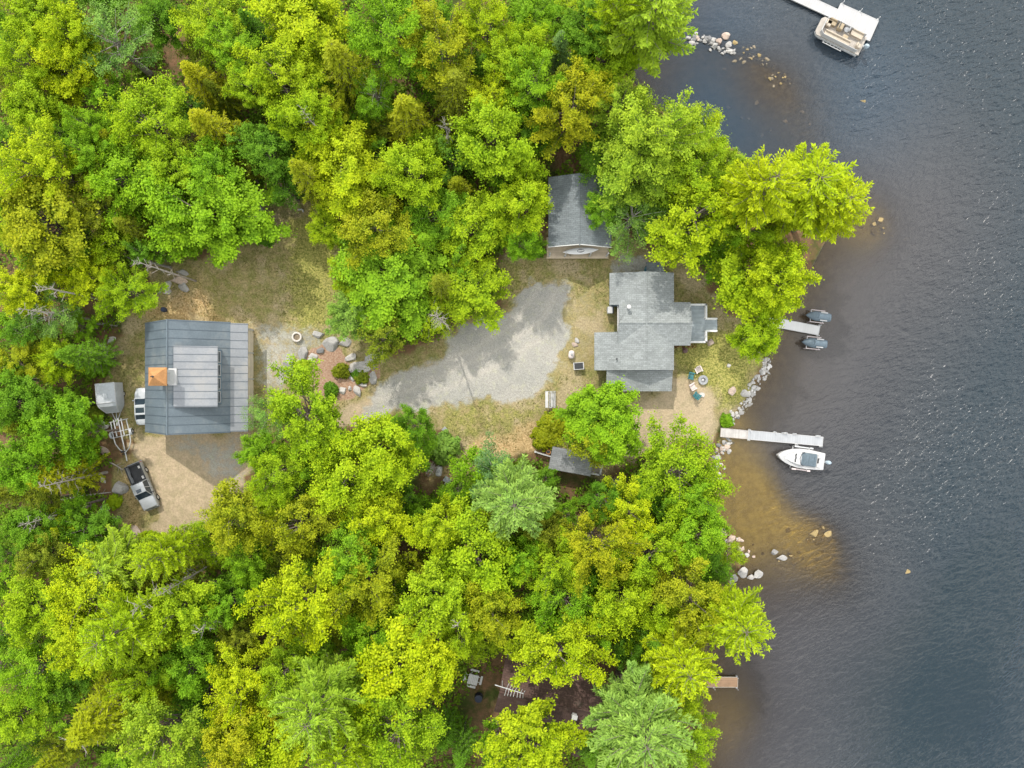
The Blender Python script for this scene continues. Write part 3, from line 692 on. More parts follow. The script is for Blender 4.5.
def plant(px, py, r, kind, tone, h=None, label=None, lean=None):
    t, c, R, Ht = tr_rng.choice(PROTO[kind])
    if h is None:
        h = {'dome': 7 + r * .10, 'broad': 8 + r * .13, 'small': 4 + r * .16, 'airy': 8 + r * .12, 'pine': 15 + r * .06, 'fir': 9 + r * .16, 'shrub': 1.5, 'dead': 14, 'bush': 4}[kind]
        h *= tr_rng.uniform(.86, 1.14)
    zc = h - (.25 * h if kind in ('pine', 'fir', 'dead') else min(.3 * h, r * .06))
    p = at(px, py, zc); rw = r * (H - zc) / F * (1.13 if kind == 'dome' else 1.06)
    base = Vector((p.x, p.y, 0)); nm, kd, cat = KIND[kind]
    q = np.array([[base.x, base.y]]); z0 = float(ground_z(q)[0][0])
    base.z = max(z0, WL - .3)
    col, tn = TONE[tone]
    j = [tr_rng.uniform(.88, 1.13) for _ in range(2)]
    colr = (col[0] * j[0], col[1] * j[0] ** .5, col[2] * j[1], 1)
    if label is None:
        size = 'small' if r < 19 else ('tall' if h > 14.5 else ('broad' if r > 38 else 'mid-sized'))
        place = 'yard' if kind == 'shrub' else ('woods' if px < 690 else 'lakeside woods')
        lb = f"{size} {tn} {kd} in the {place}, {max(0, min(99, round(px / 10.24)))}% across, {max(0, min(99, round(py / 7.68)))}% down the photo"
    else: lb = label
    LABELS.add(lb)
    root = thing(nm, lb, cat, base, tr_rng.uniform(0, 6.28), GROUP[kind])
    root.scale = (rw / R, rw / R, h / Ht)
    if lean: root.rotation_euler = (lean[0], lean[1], root.rotation_euler.z)
    for src, n in ((t, 'trunk'), (c, 'crown')):
        o = src.copy(); o.name = n; COL.objects.link(o); o.parent = root
        o.color = colr if n == 'crown' else (1, 1, 1, 1)
    COVER.append((px, py, r, kind))
    return root

DM = 'dome'
B, S_, A_, P_, Fz, SHR = 'broad', 'small', 'airy', 'pine', 'fir', 'shrub'
TREES = [
 # top left
 (28,8,32,B,'y'),(62,24,26,B,'Y'),(108,38,38,A_,'l'),(18,56,28,B,'y'),(60,62,30,B,'Y'),(152,14,26,B,'d'),(203,14,36,B,'y'),(232,45,30,B,'g'),
 (196,76,24,Fz,'o'),(145,122,38,B,'y'),(206,124,28,Fz,'o'),(26,106,26,B,'y'),(62,96,20,S_,'o'),(104,96,22,S_,'g'),(46,124,20,S_,'d'),(82,124,22,B,'g'),
 (28,166,40,B,'Y'),(78,150,26,B,'g'),(122,176,34,B,'g'),(166,168,28,B,'y'),(206,172,30,B,'g'),(250,84,24,B,'y'),(244,142,22,S_,'d'),(80,180,18,S_,'q'),
 # top middle
 (300,18,42,B,'Y'),(340,60,32,Fz,'o'),(276,72,36,B,'Y'),(396,26,38,B,'g'),(442,42,38,B,'o'),(456,86,32,Fz,'q'),(488,14,28,B,'Y'),(506,58,26,B,'y'),
 (372,86,22,A_,'g'),(406,110,28,Fz,'o'),(302,114,28,B,'y'),(330,104,18,B,'o'),(345,158,40,DM,'Y'),(302,172,22,Fz,'o'),(411,168,30,B,'y'),(490,92,28,B,'Y'),
 (494,142,38,B,'y'),(452,158,24,S_,'d'),(264,152,28,B,'d'),(282,186,18,S_,'d'),(470,60,16,S_,'d'),
 # top right of land
 (530,14,26,B,'g'),(560,44,17,Fz,'b'),(592,20,28,B,'d'),(652,12,46,P_,'e'),(618,0,30,P_,'y'),(526,46,24,B,'y'),(536,80,30,B,'g'),(606,60,30,B,'y'),(574,106,38,B,'o'),
 (622,102,26,B,'e'),(655,126,46,B,'e'),(702,138,28,B,'Y'),(640,164,38,B,'e'),(602,162,20,S_,'d'),(524,168,20,B,'y'),(700,172,34,B,'y'),(536,120,24,S_,'d'),
 (740,166,17,S_,'e'),(728,158,14,S_,'y'),(806,188,46,P_,'Y'),(836,206,34,P_,'Y'),(762,188,36,P_,'Y'),
 # left edge, middle
 (38,216,46,B,'o'),(96,206,26,B,'q'),(204,218,50,DM,'g'),(30,256,22,S_,'g'),(84,276,28,B,'Y'),(124,288,28,B,'y'),(8,290,22,B,'Y'),(46,316,26,A_,'l'),(20,332,20,S_,'d'),
 (14,362,26,B,'o'),(52,362,22,B,'y'),(77,326,16,S_,'g'),(72,250,20,S_,'d'),(108,240,20,S_,'y'),(152,250,16,S_,'g'),
 # island of trees in the middle
 (324,226,18,B,'y'),(376,226,33,B,'o'),(390,272,50,DM,'g'),(440,210,30,B,'g'),(476,222,38,B,'y'),(472,292,36,B,'y'),(430,316,26,A_,'y'),(351,316,24,B,'l'),(381,337,24,S_,'q'),(404,312,24,B,'g'),(526,240,17,B,'g'),(350,276,20,B,'y'),
 # around the cabin and house
 (520,204,28,B,'y'),(606,206,20,B,'g'),(634,216,31,A_,'l'),(692,216,46,B,'Y'),(753,283,43,B,'y'),(787,276,34,B,'Y'),(762,334,23,B,'y'),(750,222,24,B,'y'),
 # left edge, lower
 (18,400,28,B,'d'),(50,430,30,B,'g'),(48,478,26,Fz,'o'),(14,470,26,B,'g'),(58,528,20,S_,'Y'),(88,528,28,B,'d'),(20,530,24,B,'d'),(30,560,24,B,'q'),(112,566,36,P_,'e'),
 (160,556,24,P_,'y'),(226,522,34,B,'o'),(192,540,20,S_,'y'),(246,562,24,B,'g'),(64,404,16,S_,'g'),
 # below the driveway
 (302,414,42,B,'y'),(262,416,22,A_,'l'),(256,452,22,B,'g'),(272,472,28,B,'y'),(378,448,38,B,'y'),(346,476,38,B,'y'),(418,455,18,S_,'g'),(414,426,20,B,'d'),(300,526,36,B,'o'),
 (376,516,34,B,'Y'),(350,560,30,B,'g'),(405,500,16,S_,'d'),(440,532,28,B,'Y'),(458,490,18,S_,'g'),(498,478,28,A_,'b'),(514,500,38,P_,'l'),(478,470,22,S_,'g'),(474,560,44,B,'y'),
 (603,419,37,DM,'m'),(592,440,22,S_,'o'),(676,472,43,B,'y'),(606,500,20,B,'d'),(630,514,28,B,'Y'),(598,546,38,B,'o'),(545,536,26,B,'q'),(650,556,36,B,'y'),(702,502,24,B,'g'),
 (700,542,28,B,'g'),(712,534,14,S_,'o'),(734,556,14,S_,'y'),(556,572,30,B,'y'),(526,562,22,B,'g'),(672,520,18,S_,'d'),
 # bottom left
 (28,612,36,B,'y'),(80,600,40,B,'Y'),(76,644,32,B,'Y'),(120,630,36,P_,'y'),(172,612,36,B,'y'),(30,670,30,B,'g'),(14,722,32,B,'y'),(60,692,24,S_,'d'),(96,722,44,Fz,'o'),
 (136,690,30,B,'y'),(160,742,42,B,'e'),(186,670,28,B,'g'),(190,706,22,S_,'d'),(240,692,36,B,'Y'),(236,646,22,B,'q'),(230,746,32,B,'o'),(216,610,25,B,'g'),(106,660,18,S_,'d'),(60,745,20,S_,'q'),
 # bottom middle
 (300,612,46,B,'Y'),(362,590,42,B,'o'),(276,680,28,B,'y'),(318,706,42,P_,'e'),(372,640,28,B,'g'),(402,662,46,B,'Y'),(440,602,38,B,'y'),(490,616,32,B,'o'),(430,668,30,B,'Y'),
 (400,736,48,B,'y'),(268,742,42,B,'Y'),(342,752,30,P_,'y'),(462,640,22,B,'y'),
 # bottom right
 (558,650,43,B,'Y'),(533,750,45,B,'Y'),(566,598,34,B,'g'),(622,606,34,B,'y'),(690,600,40,B,'o'),(736,622,36,P_,'Y'),(682,664,36,P_,'Y'),(630,650,19,S_,'d'),
 (640,728,50,P_,'l'),(692,742,26,B,'y'),(680,706,24,B,'y'),(600,576,24,S_,'d'),(662,576,22,S_,'q'),(652,640,18,Fz,'d'),(660,610,24,B,'y'),
 # dead and bare
 (58,483,14,'dead','x'),(446,130,10,'dead','x'),(150,600,18,'dead','x'),(210,622,16,'dead','x'),(40,520,12,'dead','x'),(54,290,12,'dead','x'),(150,266,10,'dead','x'),(460,615,14,'dead','x'),(310,120,8,'dead','x'),(40,312,13,'dead','x'),(90,730,22,'dead','x'),(176,585,10,'dead','x'),(438,318,12,'dead','x'),
 (660,503,13,'bush','x'),(618,486,8,'bush','x'),(402,584,14,'bush','x'),(690,516,10,'bush','x'),(640,205,12,'bush','x'),(430,470,8,'bush','x'),
]
LOW = {(472,292): 6.5, (476,222): 9, (440,210): 9, (430,316): 5.5, (390,272): 8.5, (404,312): 6, (350,276): 6, (603,419): 8.5, (676,472): 11, (88,528): 8, (112,566): 11, (77,326): 5, (52,362): 7, (14,362): 8, (84,276): 8, (124,288): 8, (46,316): 8, (204,218): 10.5, (324,226): 7, (351,316): 7, (753,283): 9, (692,216): 11.5, (606,206): 7, (634,216): 8}
SPECIAL = {
 (603,419): 'rounded light green maple between the main house and the little shed',
 (753,283): 'broad yellow-green maple overhanging the water beside the lake deck',
 (692,216): 'bright yellow-green maple above the teal canoe',
 (806,188): 'long-armed bright pine leaning farthest out over the lake',
 (676,472): 'olive-green maple at the sandy shore just below the long white dock',
 (390,272): 'deep green dome-shaped maple in the middle of the tree island above the driveway',
 (302,414): 'yellow-green maple at the lower right corner of the blue metal garage',
 (378,448): 'broad maple at the lower edge of the driveway where the grey turns tan',
 (560,44): 'slim pale blue-green fir standing near the shore at the top of the wood',
 (514,500): 'pale feathery pine left of the little grey shed',
 (640,728): 'pale green star-shaped pine right of the brown-roofed building',
 (682,664): 'yellow feathery pine drooping over the brown dock',
 (736,622): 'bright pine spreading over the water above the brown dock',
 (558,650): 'bright yellow-green tree hiding the middle of the brown roof',
 (652,12): 'light lime pine reaching over the dark reflection at the top shore',
 (204,218): 'big fresh green maple above the upper left corner of the garage yard',
 (476,222): 'yellow-green maple at the right end of the tree island beside the cabin',
 (606,206): 'fresh green tree overlapping the right side of the cabin roof',
 (634,216): 'pale half-bare tree between the cabin and the teal canoe',
 (446,130): 'small grey dead treetop among the trees in the upper middle wood',
 (58,483): 'grey dead trunk leaning left beside the silver pickup',
 (402,584): 'bare grey bush between two olive trees below the white box',
 (660,503): 'larger pale bare bush under the maple near the sandy shore',
 (618,486): 'small pale bare bush right of the little shed',
 (734,556): 'small bright shrub-like tree overhanging the boulders on the sandy shore',
}
for (px, py, r, k, t) in TREES:
    plant(px, py, r, k, t, h=LOW.get((px, py)), label=SPECIAL.get((px, py)))
plant(340, 371, 7.5, SHR, 'q', 1.2, 'round green shrub in the mulch bed among boulders')
plant(303, 367, 7, SHR, 'y', .6, 'low yellow-green shrub at the left edge of the mulch bed')
plant(361, 377, 7, SHR, 'q', .7, 'flat green plant clump below the largest boulder of the mulch bed')
plant(357, 374, 6, SHR, 'd', .6, 'darker green plant clump against the flat slab boulder')
plant(729, 421, 6, SHR, 'g', .7, 'small green shrub at the shore just above the long white dock')
plant(330, 390, 7, SHR, 'd', 1.0, 'green shrub at the lower edge of the mulch bed')
plant(555, 425, 14, SHR, 'o', 1.6, 'olive shrub left of the round green maple')
plant(545, 438, 12, SHR, 'o', 1.3, 'low olive shrub between the white swing and the shed')
plant(84, 450, 10, SHR, 'y', 2.0, 'yellow-green shrub left of the empty boat trailer')
plant(93, 366, 11, SHR, 'g', 2.0, 'green shrub above the enclosed white trailer')
plant(94, 414, 7, SHR, 'q', 1.0, 'dull olive shrub left of the enclosed trailer nose')
plant(443, 449, 15, SHR, 'l', 2.5, 'pale green shrub above the white box at the wood edge')
plant(262, 235, 10, SHR, 'd', 1.2, 'dark shrub beside the small boulder at the top of the garage yard')
plant(535, 250, 8, SHR, 'd', 1.2, 'dark shrub at the lower left corner of the cabin')
plant(113, 502, 7, SHR, 'y', .8, 'small yellow-green shrub left of the silver pickup')
plant(150, 545, 12, SHR, 'y', 1.0, 'yellow-green shrub below the silver pickup at the yard edge')

# young trees that close the wood between the big crowns
def in_poly(px, py, poly):
    c = False; n = len(poly)
    for i in range(n):
        x1, y1 = poly[i]; x2, y2 = poly[(i + 1) % n]
        if (y1 > py) != (y2 > py) and px < (x2 - x1) * (py - y1) / (y2 - y1) + x1: c = not c
    return c
GAPS = [(152,80,9),(225,120,8),(490,690,26),(478,705,22),(600,700,22),(585,715,22),(410,550,14),(400,545,12),(430,480,16),(415,480,10),(640,660,14),(575,165,6),(560,155,12),(548,175,10),(60,300,16),(90,305,16),(110,345,14),(165,265,12),(262,205,14),(645,75,22),(570,480,14),(610,470,14),(480,720,14),(125,510,16),(105,480,16),(470,515,8),(440,478,16),(576,205,30),(510,690,22),(575,463,24),(112,398,24),(120,440,22),(700,325,14)]
fill_rng = random.Random(17); fills = []
for _ in range(6000):
    px = fill_rng.uniform(-5, 800); py = fill_rng.uniform(-5, 773); r = fill_rng.uniform(13, 22)
    if px > np.interp(py, [y for x, y in SHORE], [x for x, y in SHORE]) - 12: continue
    if in_poly(px, py, YARD) or in_poly(px - 19, py, YARD) or in_poly(px + 24, py, YARD) or in_poly(px, py - 18, YARD) or in_poly(px, py + 18, YARD) or (px < 150 and 300 < py < 540 and px > 85): continue
    if any((px - gx) ** 2 + (py - gy) ** 2 < (gr + r * .7) ** 2 for gx, gy, gr in GAPS): continue
    if any((px - x) ** 2 + (py - y) ** 2 < (rr * .66 + r * .25) ** 2 for x, y, rr, k in COVER if k not in ('dead', 'bush')): continue
    if any((px - x) ** 2 + (py - y) ** 2 < (r + rr) ** 2 * .42 for x, y, rr in fills): continue
    fills.append((px, py, r))
    if len(fills) > 150: break
for px, py, r in fills:
    if fill_rng.random() < .3: plant(px, py, r * .95, Fz, fill_rng.choice('dqgo'), fill_rng.uniform(8, 11))
    else: plant(px, py, r, S_, fill_rng.choice('dgygqg'), fill_rng.uniform(5, 8))

# undergrowth of ferns and seedlings on the forest floor
ug = np.random.RandomState(3)
Q = np.stack([ug.uniform(-66, 26, 40000), ug.uniform(-50, 50, 40000)], 1)
zz, sdq = ground_z(Q); keep = (sdq > 1.5) & (pmask(Q, YARD, 1.2) < .25) & (vnoise(Q, .35, 8) > .28)
for gx, gy, gr in GAPS: keep &= np.hypot(Q[:, 0] - at(gx, gy).x, Q[:, 1] - at(gx, gy).y) > gr * .10
Q = Q[keep]; zz = zz[keep]; n = len(Q); k = 7
ctr = np.repeat(np.column_stack([Q, zz + ug.uniform(.1, .9, n)]), k, 0) + ug.normal(size=(n * k, 3)) * np.array([.28, .28, .14])
me = cards('undergrowth', ctr, np.array([0, 0, 1.]) + ug.normal(size=(n * k, 3)) * .45, ug.uniform(.22, .46, n * k), ug.uniform(.1, .75, n * k), ug)
me.materials.append(M_LEAF); o = bpy.data.objects.new('undergrowth', me); COL.objects.link(o); o['kind'] = 'stuff'; o.color = (.19, .30, .02, 1)
tag(o, 'low green undergrowth and ferns covering the forest floor', 'undergrowth')
# thin lawn tufts
Q = np.stack([ug.uniform(-50, 34, 42000), ug.uniform(-22, 24, 42000)], 1)
zz, sdq = ground_z(Q); za = zone_attrs(Q)
keep = (sdq > .6) & (za[3] > .6) & (za[0] < .3) & (za[1] < .35) & (za[2] < .2) & (vnoise(Q, .5, 12) > .35)
Q = Q[keep]; n = len(Q); k = 3
ctr = np.repeat(np.column_stack([Q, zz[keep] + .04]), k, 0) + ug.normal(size=(n * k, 3)) * np.array([.07, .07, .015])
me = cards('grass', ctr, np.array([0, 0, .7]) + ug.normal(size=(n * k, 3)) * .5, ug.uniform(.08, .2, n * k), ug.uniform(.0, .9, n * k), ug, aspect=.5)
me.materials.append(M_LEAF); o = bpy.data.objects.new('grass', me); COL.objects.link(o); o['kind'] = 'stuff'; o.color = (.20, .19, .055, 1)
tag(o, 'thin dry grass growing over the yard', 'grass')
for kind in PROTO:                      # the unplaced first copies go
    for t, c, R, Ht in PROTO[kind]:
        r = t.parent
        for x in (t, c): bpy.data.objects.remove(x)
        if r: bpy.data.objects.remove(r)

# ------------------------------------------------------------------ rocks
M_ROCK = mat('granite', (0.3, 0.29, 0.27), 0.85, var=0.32, scale=1.6, fine=9, bump=0.5, objcol=True, dirt=(0.12, 0.115, 0.09))
def rock_mesh(seed, flat=.7):
    bm = bmesh.new(); bmesh.ops.create_icosphere(bm, subdivisions=3, radius=1)
    rng = random.Random(seed); off = Vector((rng.uniform(0, 50), rng.uniform(0, 50), rng.uniform(0, 50)))
    planes = [(Vector((rng.gauss(0, 1), rng.gauss(0, 1), rng.gauss(0, .7))).normalized(), rng.uniform(.42, .78)) for _ in range(11)]
    for v in bm.verts:
        p = v.co.copy()
        p *= 1.08 + .45 * (mnoise.noise(p * 1.1 + off)) + .08 * mnoise.noise(p * 4 + off)
        for n, d in planes:
            e = p.dot(n) - d
            if e > 0: p -= n * e * .97
        v.co = Vector((p.x, p.y * rng.uniform(.99, 1.01), p.z * flat))
    for f in bm.faces: f.smooth = True
    me = bpy.data.meshes.new('rock'); bm.to_mesh(me); bm.free(); me.materials.append(M_ROCK); me.set_sharp_from_angle(angle=R_(14)); return me
ROCKS = [rock_mesh(s, fl) for s, fl in ((1, .7), (2, .6), (3, .8), (4, .5), (5, .75), (6, .65), (7, .8), (8, .6), (9, .7))]
rk = random.Random(23)
BROWN = (.22, .18, .12); WHITE_ = (.60, .58, .55); PALE, GREY, GOLD, DARK, PINK = (.47, .45, .42), (.38, .37, .35), (.30, .225, .10), (.19, .19, .19), (.48, .38, .31)
def rock(name, px, py, w, h, col, label, group, z=None, sink=.35, tall=.55):
    base = at(px, py, WL if z is None else z)
    gz = float(ground_z(np.array([[base.x, base.y]]))[0][0]) if z is None else z
    a = w * H / F / 2; b = h * H / F / 2; c = tall * min(a, b)
    o = bpy.data.objects.new(name, rk.choice(ROCKS)); COL.objects.link(o)
    o.location = (base.x, base.y, gz + c * (1 - 2 * sink)); o.scale = (a * 1.3, b * 1.3, c / .6)
    o.rotation_euler = (rk.uniform(-.15, .15), rk.uniform(-.15, .15), rk.uniform(-.4, .4) if abs(w - h) > 1 else rk.uniform(0, 6.28))
    j = rk.uniform(.8, 1.15); o.color = (col[0] * j, col[1] * j, col[2] * j, 1)
    return tag(o, label, 'rock', group)
BOULD = [
 (334,343,15,11,GREY,'large grey boulder at the top of the mulch bed, touching a smaller pale one'),(346,343,9,10,PALE,'pale block boulder right of the large grey one above the mulch bed'),
 (350,358,14,7,PALE,'pale pointed slab boulder in the middle of the mulch bed'),(361,366,17,12,PALE,'largest pale boulder of the mulch bed, above a flat plant clump'),
 (372,357,11,8,GREY,'grey boulder at the upper right corner of the mulch bed'),(313,356,7,6,PALE,'small white boulder left of the mulch bed'),(311,360,5,4,PALE,'smallest white stone left of the mulch bed'),
 (320,351,9,6,DARK,'dark flat boulder at the upper left of the mulch bed'),(292,373,12,9,DARK,'dark grey boulder at the left, above a tree crown'),(291,363,10,9,GREY,'mossy grey boulder above the dark one left of the mulch bed'),
 (305,353,9,11,GREY,'flat grey boulder embedded below the stone ring'),(343,391,7,6,PALE,'pale boulder at the bottom of the mulch bed, left of a tall one'),(357,391,6,10,PALE,'tall pale boulder at the bottom right of the mulch bed'),
 (350,388,4,5,PALE,'small stone between the two bottom boulders of the mulch bed'),(362,383,10,5,PALE,'long pale stone bordering the plant clump'),(373,376,6,12,GREY,'long upright grey stone at the right edge of the mulch bed'),
 (374,367,6,6,GREY,'square grey stone on the right edge of the mulch bed'),(380,356,6,7,DARK,'dark stone at the far upper right corner of the mulch bed'),(331,324,5,6,PINK,'small pinkish boulder just above the mulch bed, by a tree'),
 (318,335,11,6,GREY,'flat ledge boulder between the stone ring and the largest boulders'),(299,361,4,4,PALE,'tiny white stone near the mossy grey boulder'),(352,378,5,6,PALE,'stone left of the flat plant clump'),
 (183,273,9,6,GREY,'grey boulder highest of the pile above the garage'),(180,281,12,9,PINK,'widest pinkish boulder of the pile above the garage'),(184,287,9,8,GREY,'lower boulder of the pile above the garage'),
 (168,285,7,9,PALE,'pale boulder left of the pile above the garage'),(160,290,6,6,GREY,'small grey boulder farthest left of the pile above the garage'),(167,292,6,6,PALE,'small pale boulder at the lower left of the pile above the garage'),
 (105,352,11,14,PALE,'large pale boulder left of the garage'),(112,340,7,6,PALE,'pale boulder just above the large one left of the garage'),(98,345,6,5,GREY,'grey boulder left of the large pale one'),
 (95,359,9,5,PALE,'flat pale boulder below the large one left of the garage'),(103,425,11,9,PALE,'pale boulder between the enclosed trailer and the boat trailer'),(104,510,8,9,GREY,'grey boulder at the wood edge left of the pickup'),
 (115,520,8,6,GREY,'grey boulder below left of the pickup'),(137,532,11,8,PINK,'brownish boulder pile below the pickup'),(105,451,9,7,PINK,'pinkish boulder left of the boat trailer'),(103,480,6,5,GREY,'small stone beside the fallen dead trunk'),
 (259,208,8,10,GREY,'grey boulder under the trees at the top of the garage yard'),(575,345,6,4,PINK,'low pinkish stone above the white tank by the house'),(577,341,5,4,GREY,'small grey stone above the pinkish one by the house'),
 (710,343,6,6,PINK,'flat pinkish stone on the lawn below the lake deck'),(731,392,7,7,PINK,'flat stone on the lawn near the shore stones'),(727,366,4,3,PALE,'tiny pale stone in the middle of the lawn'),
 (702,395,5,5,PALE,'pale stone right of the lowest teal chair'),(744,393,9,7,PALE,'largest white boulder among the shore stones'),(741,413,6,5,PALE,'white boulder at the lower end of the upper shore stones'),
 (738,417,4,4,DARK,'dark stone at the lower end of the upper shore stones'),(636,434,4,3,PALE,'white stone on the path above the maple at the shore'),(638,441,4,3,PALE,'lower white stone on the path above the maple at the shore'),
 (122.5,488,12,12,GREY,'round flat grey boulder against the left side of the pickup')]
for px, py, ww, hh, cc, lb in BOULD: rock('boulder', px, py, ww * 1.15, hh * 1.15, cc, lb, 'boulders around the yard', z=0.0 if px < 720 else None)
LAKER = [(744,571,11,9,GREY,'pale boulder largest of the cluster at the shore point'),(757,575,8,9,GREY,'pale-topped boulder farthest right of the cluster at the shore point'),(750,577,8,6,PALE,'small pale boulder between two larger ones at the shore point'),
 (733,577,8,8,GREY,'grey boulder left of the pale ones at the shore point'),(731,582,6,8,GREY,'lowest grey boulder at the shore point'),(723,531,9,8,PINK,'pinkish boulder on the small beach'),(731,539,9,7,PINK,'pale flat boulder on the small beach'),
 (774,552,8,6,GREY,'grey boulder standing alone in the shallow water'),(782,558,9,7,GREY,'grey boulder right of the lone one in shallow water'),(727,36,9,6,PINK,'pinkish round boulder topmost of the stone jetty'),
 (847,229,6,5,PINK,'pinkish stone at the tip under the long-armed pine')]
for px, py, ww, hh, cc, lb in LAKER: rock('boulder', px, py, ww, hh, cc, lb, 'boulders around the yard', z=WL, sink=.2)
for px, py, ww, hh, lb in [(815,534,10,11,'golden submerged boulder upper left of the close pair'),(828,535,12,11,'largest golden submerged boulder on the right'),(817,542,9,8,'golden submerged boulder lower of the group'),(809,541,6,6,'small golden submerged boulder farthest left of the group'),
   (787,530,7,5,'pale golden submerged stone near the sandy shallows'),(904,572,15,8,'lone brown submerged boulder far out'),(822,527,5,5,'small golden submerged stone topmost of the group'),(875,262-30,7,6,'larger amber submerged stone off the pine point'),(880,221,8,6,'amber submerged stone highest off the pine point'),(862,103,7,8,'lone golden submerged stone below the pontoon boat')]:
    rock('boulder', px, py, ww, hh, GOLD, lb, 'boulders under the water', z=WL - .17, sink=.5)
# shore stones, the jetty and the drowned bar: alike stones share a label
def line_pts(poly, n, spread):
    seg = [(poly[i], poly[i + 1]) for i in range(len(poly) - 1)]; Ls = [math.dist(a, b) for a, b in seg]; out = []
    for _ in range(n):
        (a, b), = rk.choices(seg, Ls); t = rk.random()
        out.append((a[0] + (b[0] - a[0]) * t + rk.gauss(0, spread), a[1] + (b[1] - a[1]) * t + rk.gauss(0, spread)))
    return out
for px, py in line_pts([(766,358),(764,376),(752,388),(748,402),(738,412),(727,420)], 140, 2.7):
    s = rk.choice((1.8, 2.2, 2.6, 3, 3.4, 4, 4.6)); rock('stone', px, py, s, s * rk.uniform(.7, 1), rk.choice((WHITE_, PALE, PALE, GREY)), 'pale loose stone in the bank along the shore above the long white dock', 'shore stones above the long dock', sink=.25)
for px, py in line_pts([(729,441),(722,452),(718,462),(714,476)], 38, 3.2):
    s = rk.choice((2.5, 3, 4, 5, 6)); rock('stone', px, py, s, s * rk.uniform(.7, 1), rk.choice((GREY, PINK, GREY, PALE, DARK)), 'grey loose stone in the bank along the shore below the long white dock', 'shore stones below the long dock', sink=.25)
for px, py in line_pts([(690,36),(704,40),(720,46),(734,52)], 64, 3.6):
    s = rk.choice((2.5, 3, 3.5, 4, 5, 6.5)); rock('stone', px, py, s, s * rk.uniform(.6, 1), rk.choice((PALE, GREY, GREY, DARK, PINK, DARK, GREY)), 'grey stone in the jetty reaching out from the top shore', 'stones of the jetty', z=WL, sink=.15)
for px, py in line_pts([(735,50),(752,56),(765,68),(778,80),(792,84)], 44, 5.0):
    s = rk.choice((2.5, 3, 3, 4, 5)); rock('stone', px, py, s, s * rk.uniform(.6, 1), rk.choice((GOLD, BROWN, GOLD, BROWN)), 'golden stone awash on the bar beyond the jetty', 'stones of the drowned bar', z=WL - rk.uniform(.0, .14), sink=.42)
for px, py in line_pts([(728,535),(738,545),(748,552)], 18, 4.0):
    s = rk.choice((2, 3, 3, 4, 5)); rock('stone', px, py, s, s * rk.uniform(.7, 1), rk.choice((PALE, PINK, PINK)), 'small pinkish stone on the little beach below the sandy shallows', 'stones of the little beach', z=WL, sink=.3)
for px, py in line_pts([(745,545),(770,560),(800,552),(830,575)], 14, 9.0):
    s = rk.choice((3, 4, 5, 6)); rock('stone', px, py, s, s * rk.uniform(.6, 1), GOLD, 'brown submerged stone off the little beach', 'submerged stones off the little beach', z=WL - rk.uniform(.08, .25), sink=.5)
for px, py in line_pts([(850,222),(875,228),(900,240),(915,235)], 10, 6.0):
    s = rk.choice((3, 4, 5, 6)); rock('stone', px, py, s, s * rk.uniform(.6, 1), GOLD, 'small amber submerged stone in the cluster off the pine point', 'submerged stones off the pine point', z=WL - rk.uniform(.08, .25), sink=.5)
for px, py in line_pts([(720,100),(750,120),(800,110),(830,130)], 10, 14.0):
    s = rk.choice((3, 4, 5, 6)); rock('stone', px, py, s, s * rk.uniform(.6, 1), PINK, 'dim pinkish submerged stone in the calm bay', 'submerged stones in the calm bay', z=WL - rk.uniform(.12, .3), sink=.5)
# ------------------------------------------------------------------ buildings
M_METAL = mat('blue_grey_roof_metal', (0.112, 0.145, 0.168), 0.5, metal=0.0, var=0.14, scale=0.45, fine=6, spec=0.5, dirt=(0.20, 0.21, 0.20))
M_RIB = mat('roof_rib_metal', (0.075, 0.10, 0.125), 0.5, var=0.1, spec=0.5)
M_METAL2 = mat('flat_pitch_lit_metal', (0.225, 0.24, 0.255), 0.5, var=0.12, scale=0.5, fine=6, spec=0.5, dirt=(0.30, 0.29, 0.27))  # roof metal made paler: light on the flatter pitches put into the colour
M_SHING = shingle_mat('house_shingles', (0.25, 0.27, 0.267), 'y')
M_SHING2 = shingle_mat('cabin_shingles', (0.185, 0.21, 0.22), 'y')
M_SHING3 = shingle_mat('shed_shingles', (0.27, 0.28, 0.285), 'y')
M_BROWNROOF = shingle_mat('brown_shingles', (0.105, 0.066, 0.055), 'y')
M_SIDING = plank_mat('blue_grey_siding', (0.17, 0.23, 0.29), 0.15, 'z')
M_BEIGE = plank_mat('beige_siding', (0.68, 0.60, 0.47), 0.2, 'z', gap=.2)
M_WHITE = mat('white_paint', (0.50, 0.50, 0.49), 0.5, var=0.06)
M_WHITE_LIFTED = mat('shade_lifted_white', (0.84, 0.84, 0.82), 0.4, var=0.04)  # the white paint, raised in colour to make up for shade on its parts
M_GLASS = mat('dark_glass', (0.03, 0.045, 0.06), 0.08, var=0.1, spec=0.8)
M_COPPER = mat('copper_shingle', (0.42, 0.205, 0.075), 0.6, var=0.22, scale=1.5, fine=14)
M_DECK = plank_mat('grey_deck_boards', (0.36, 0.41, 0.43), 0.14, 'y')
M_TAN = plank_mat('tan_deck_boards', (0.56, 0.46, 0.33), 0.14, 'y')
M_DARK = mat('dark_plastic', (0.03, 0.032, 0.035), 0.5)
M_GREY = mat('grey_paint', (0.30, 0.31, 0.32), 0.5)
M_TEAL = mat('teal_paint', (0.03, 0.17, 0.19), 0.5)
M_DOOR = mat('blue_door_paint', (0.03, 0.20, 0.30), 0.45)
M_GALV = mat('galvanised_steel', (0.55, 0.56, 0.56), 0.45, metal=0.25, var=0.15)
M_RUBBER = mat('tyre_rubber', (0.02, 0.02, 0.02), 0.9)
M_WOOD = plank_mat('weathered_wood', (0.36, 0.32, 0.28), 0.12, 'x')
M_REDDISH = mat('red_flowers', (0.35, 0.05, 0.06), 0.8, var=0.5, fine=20)

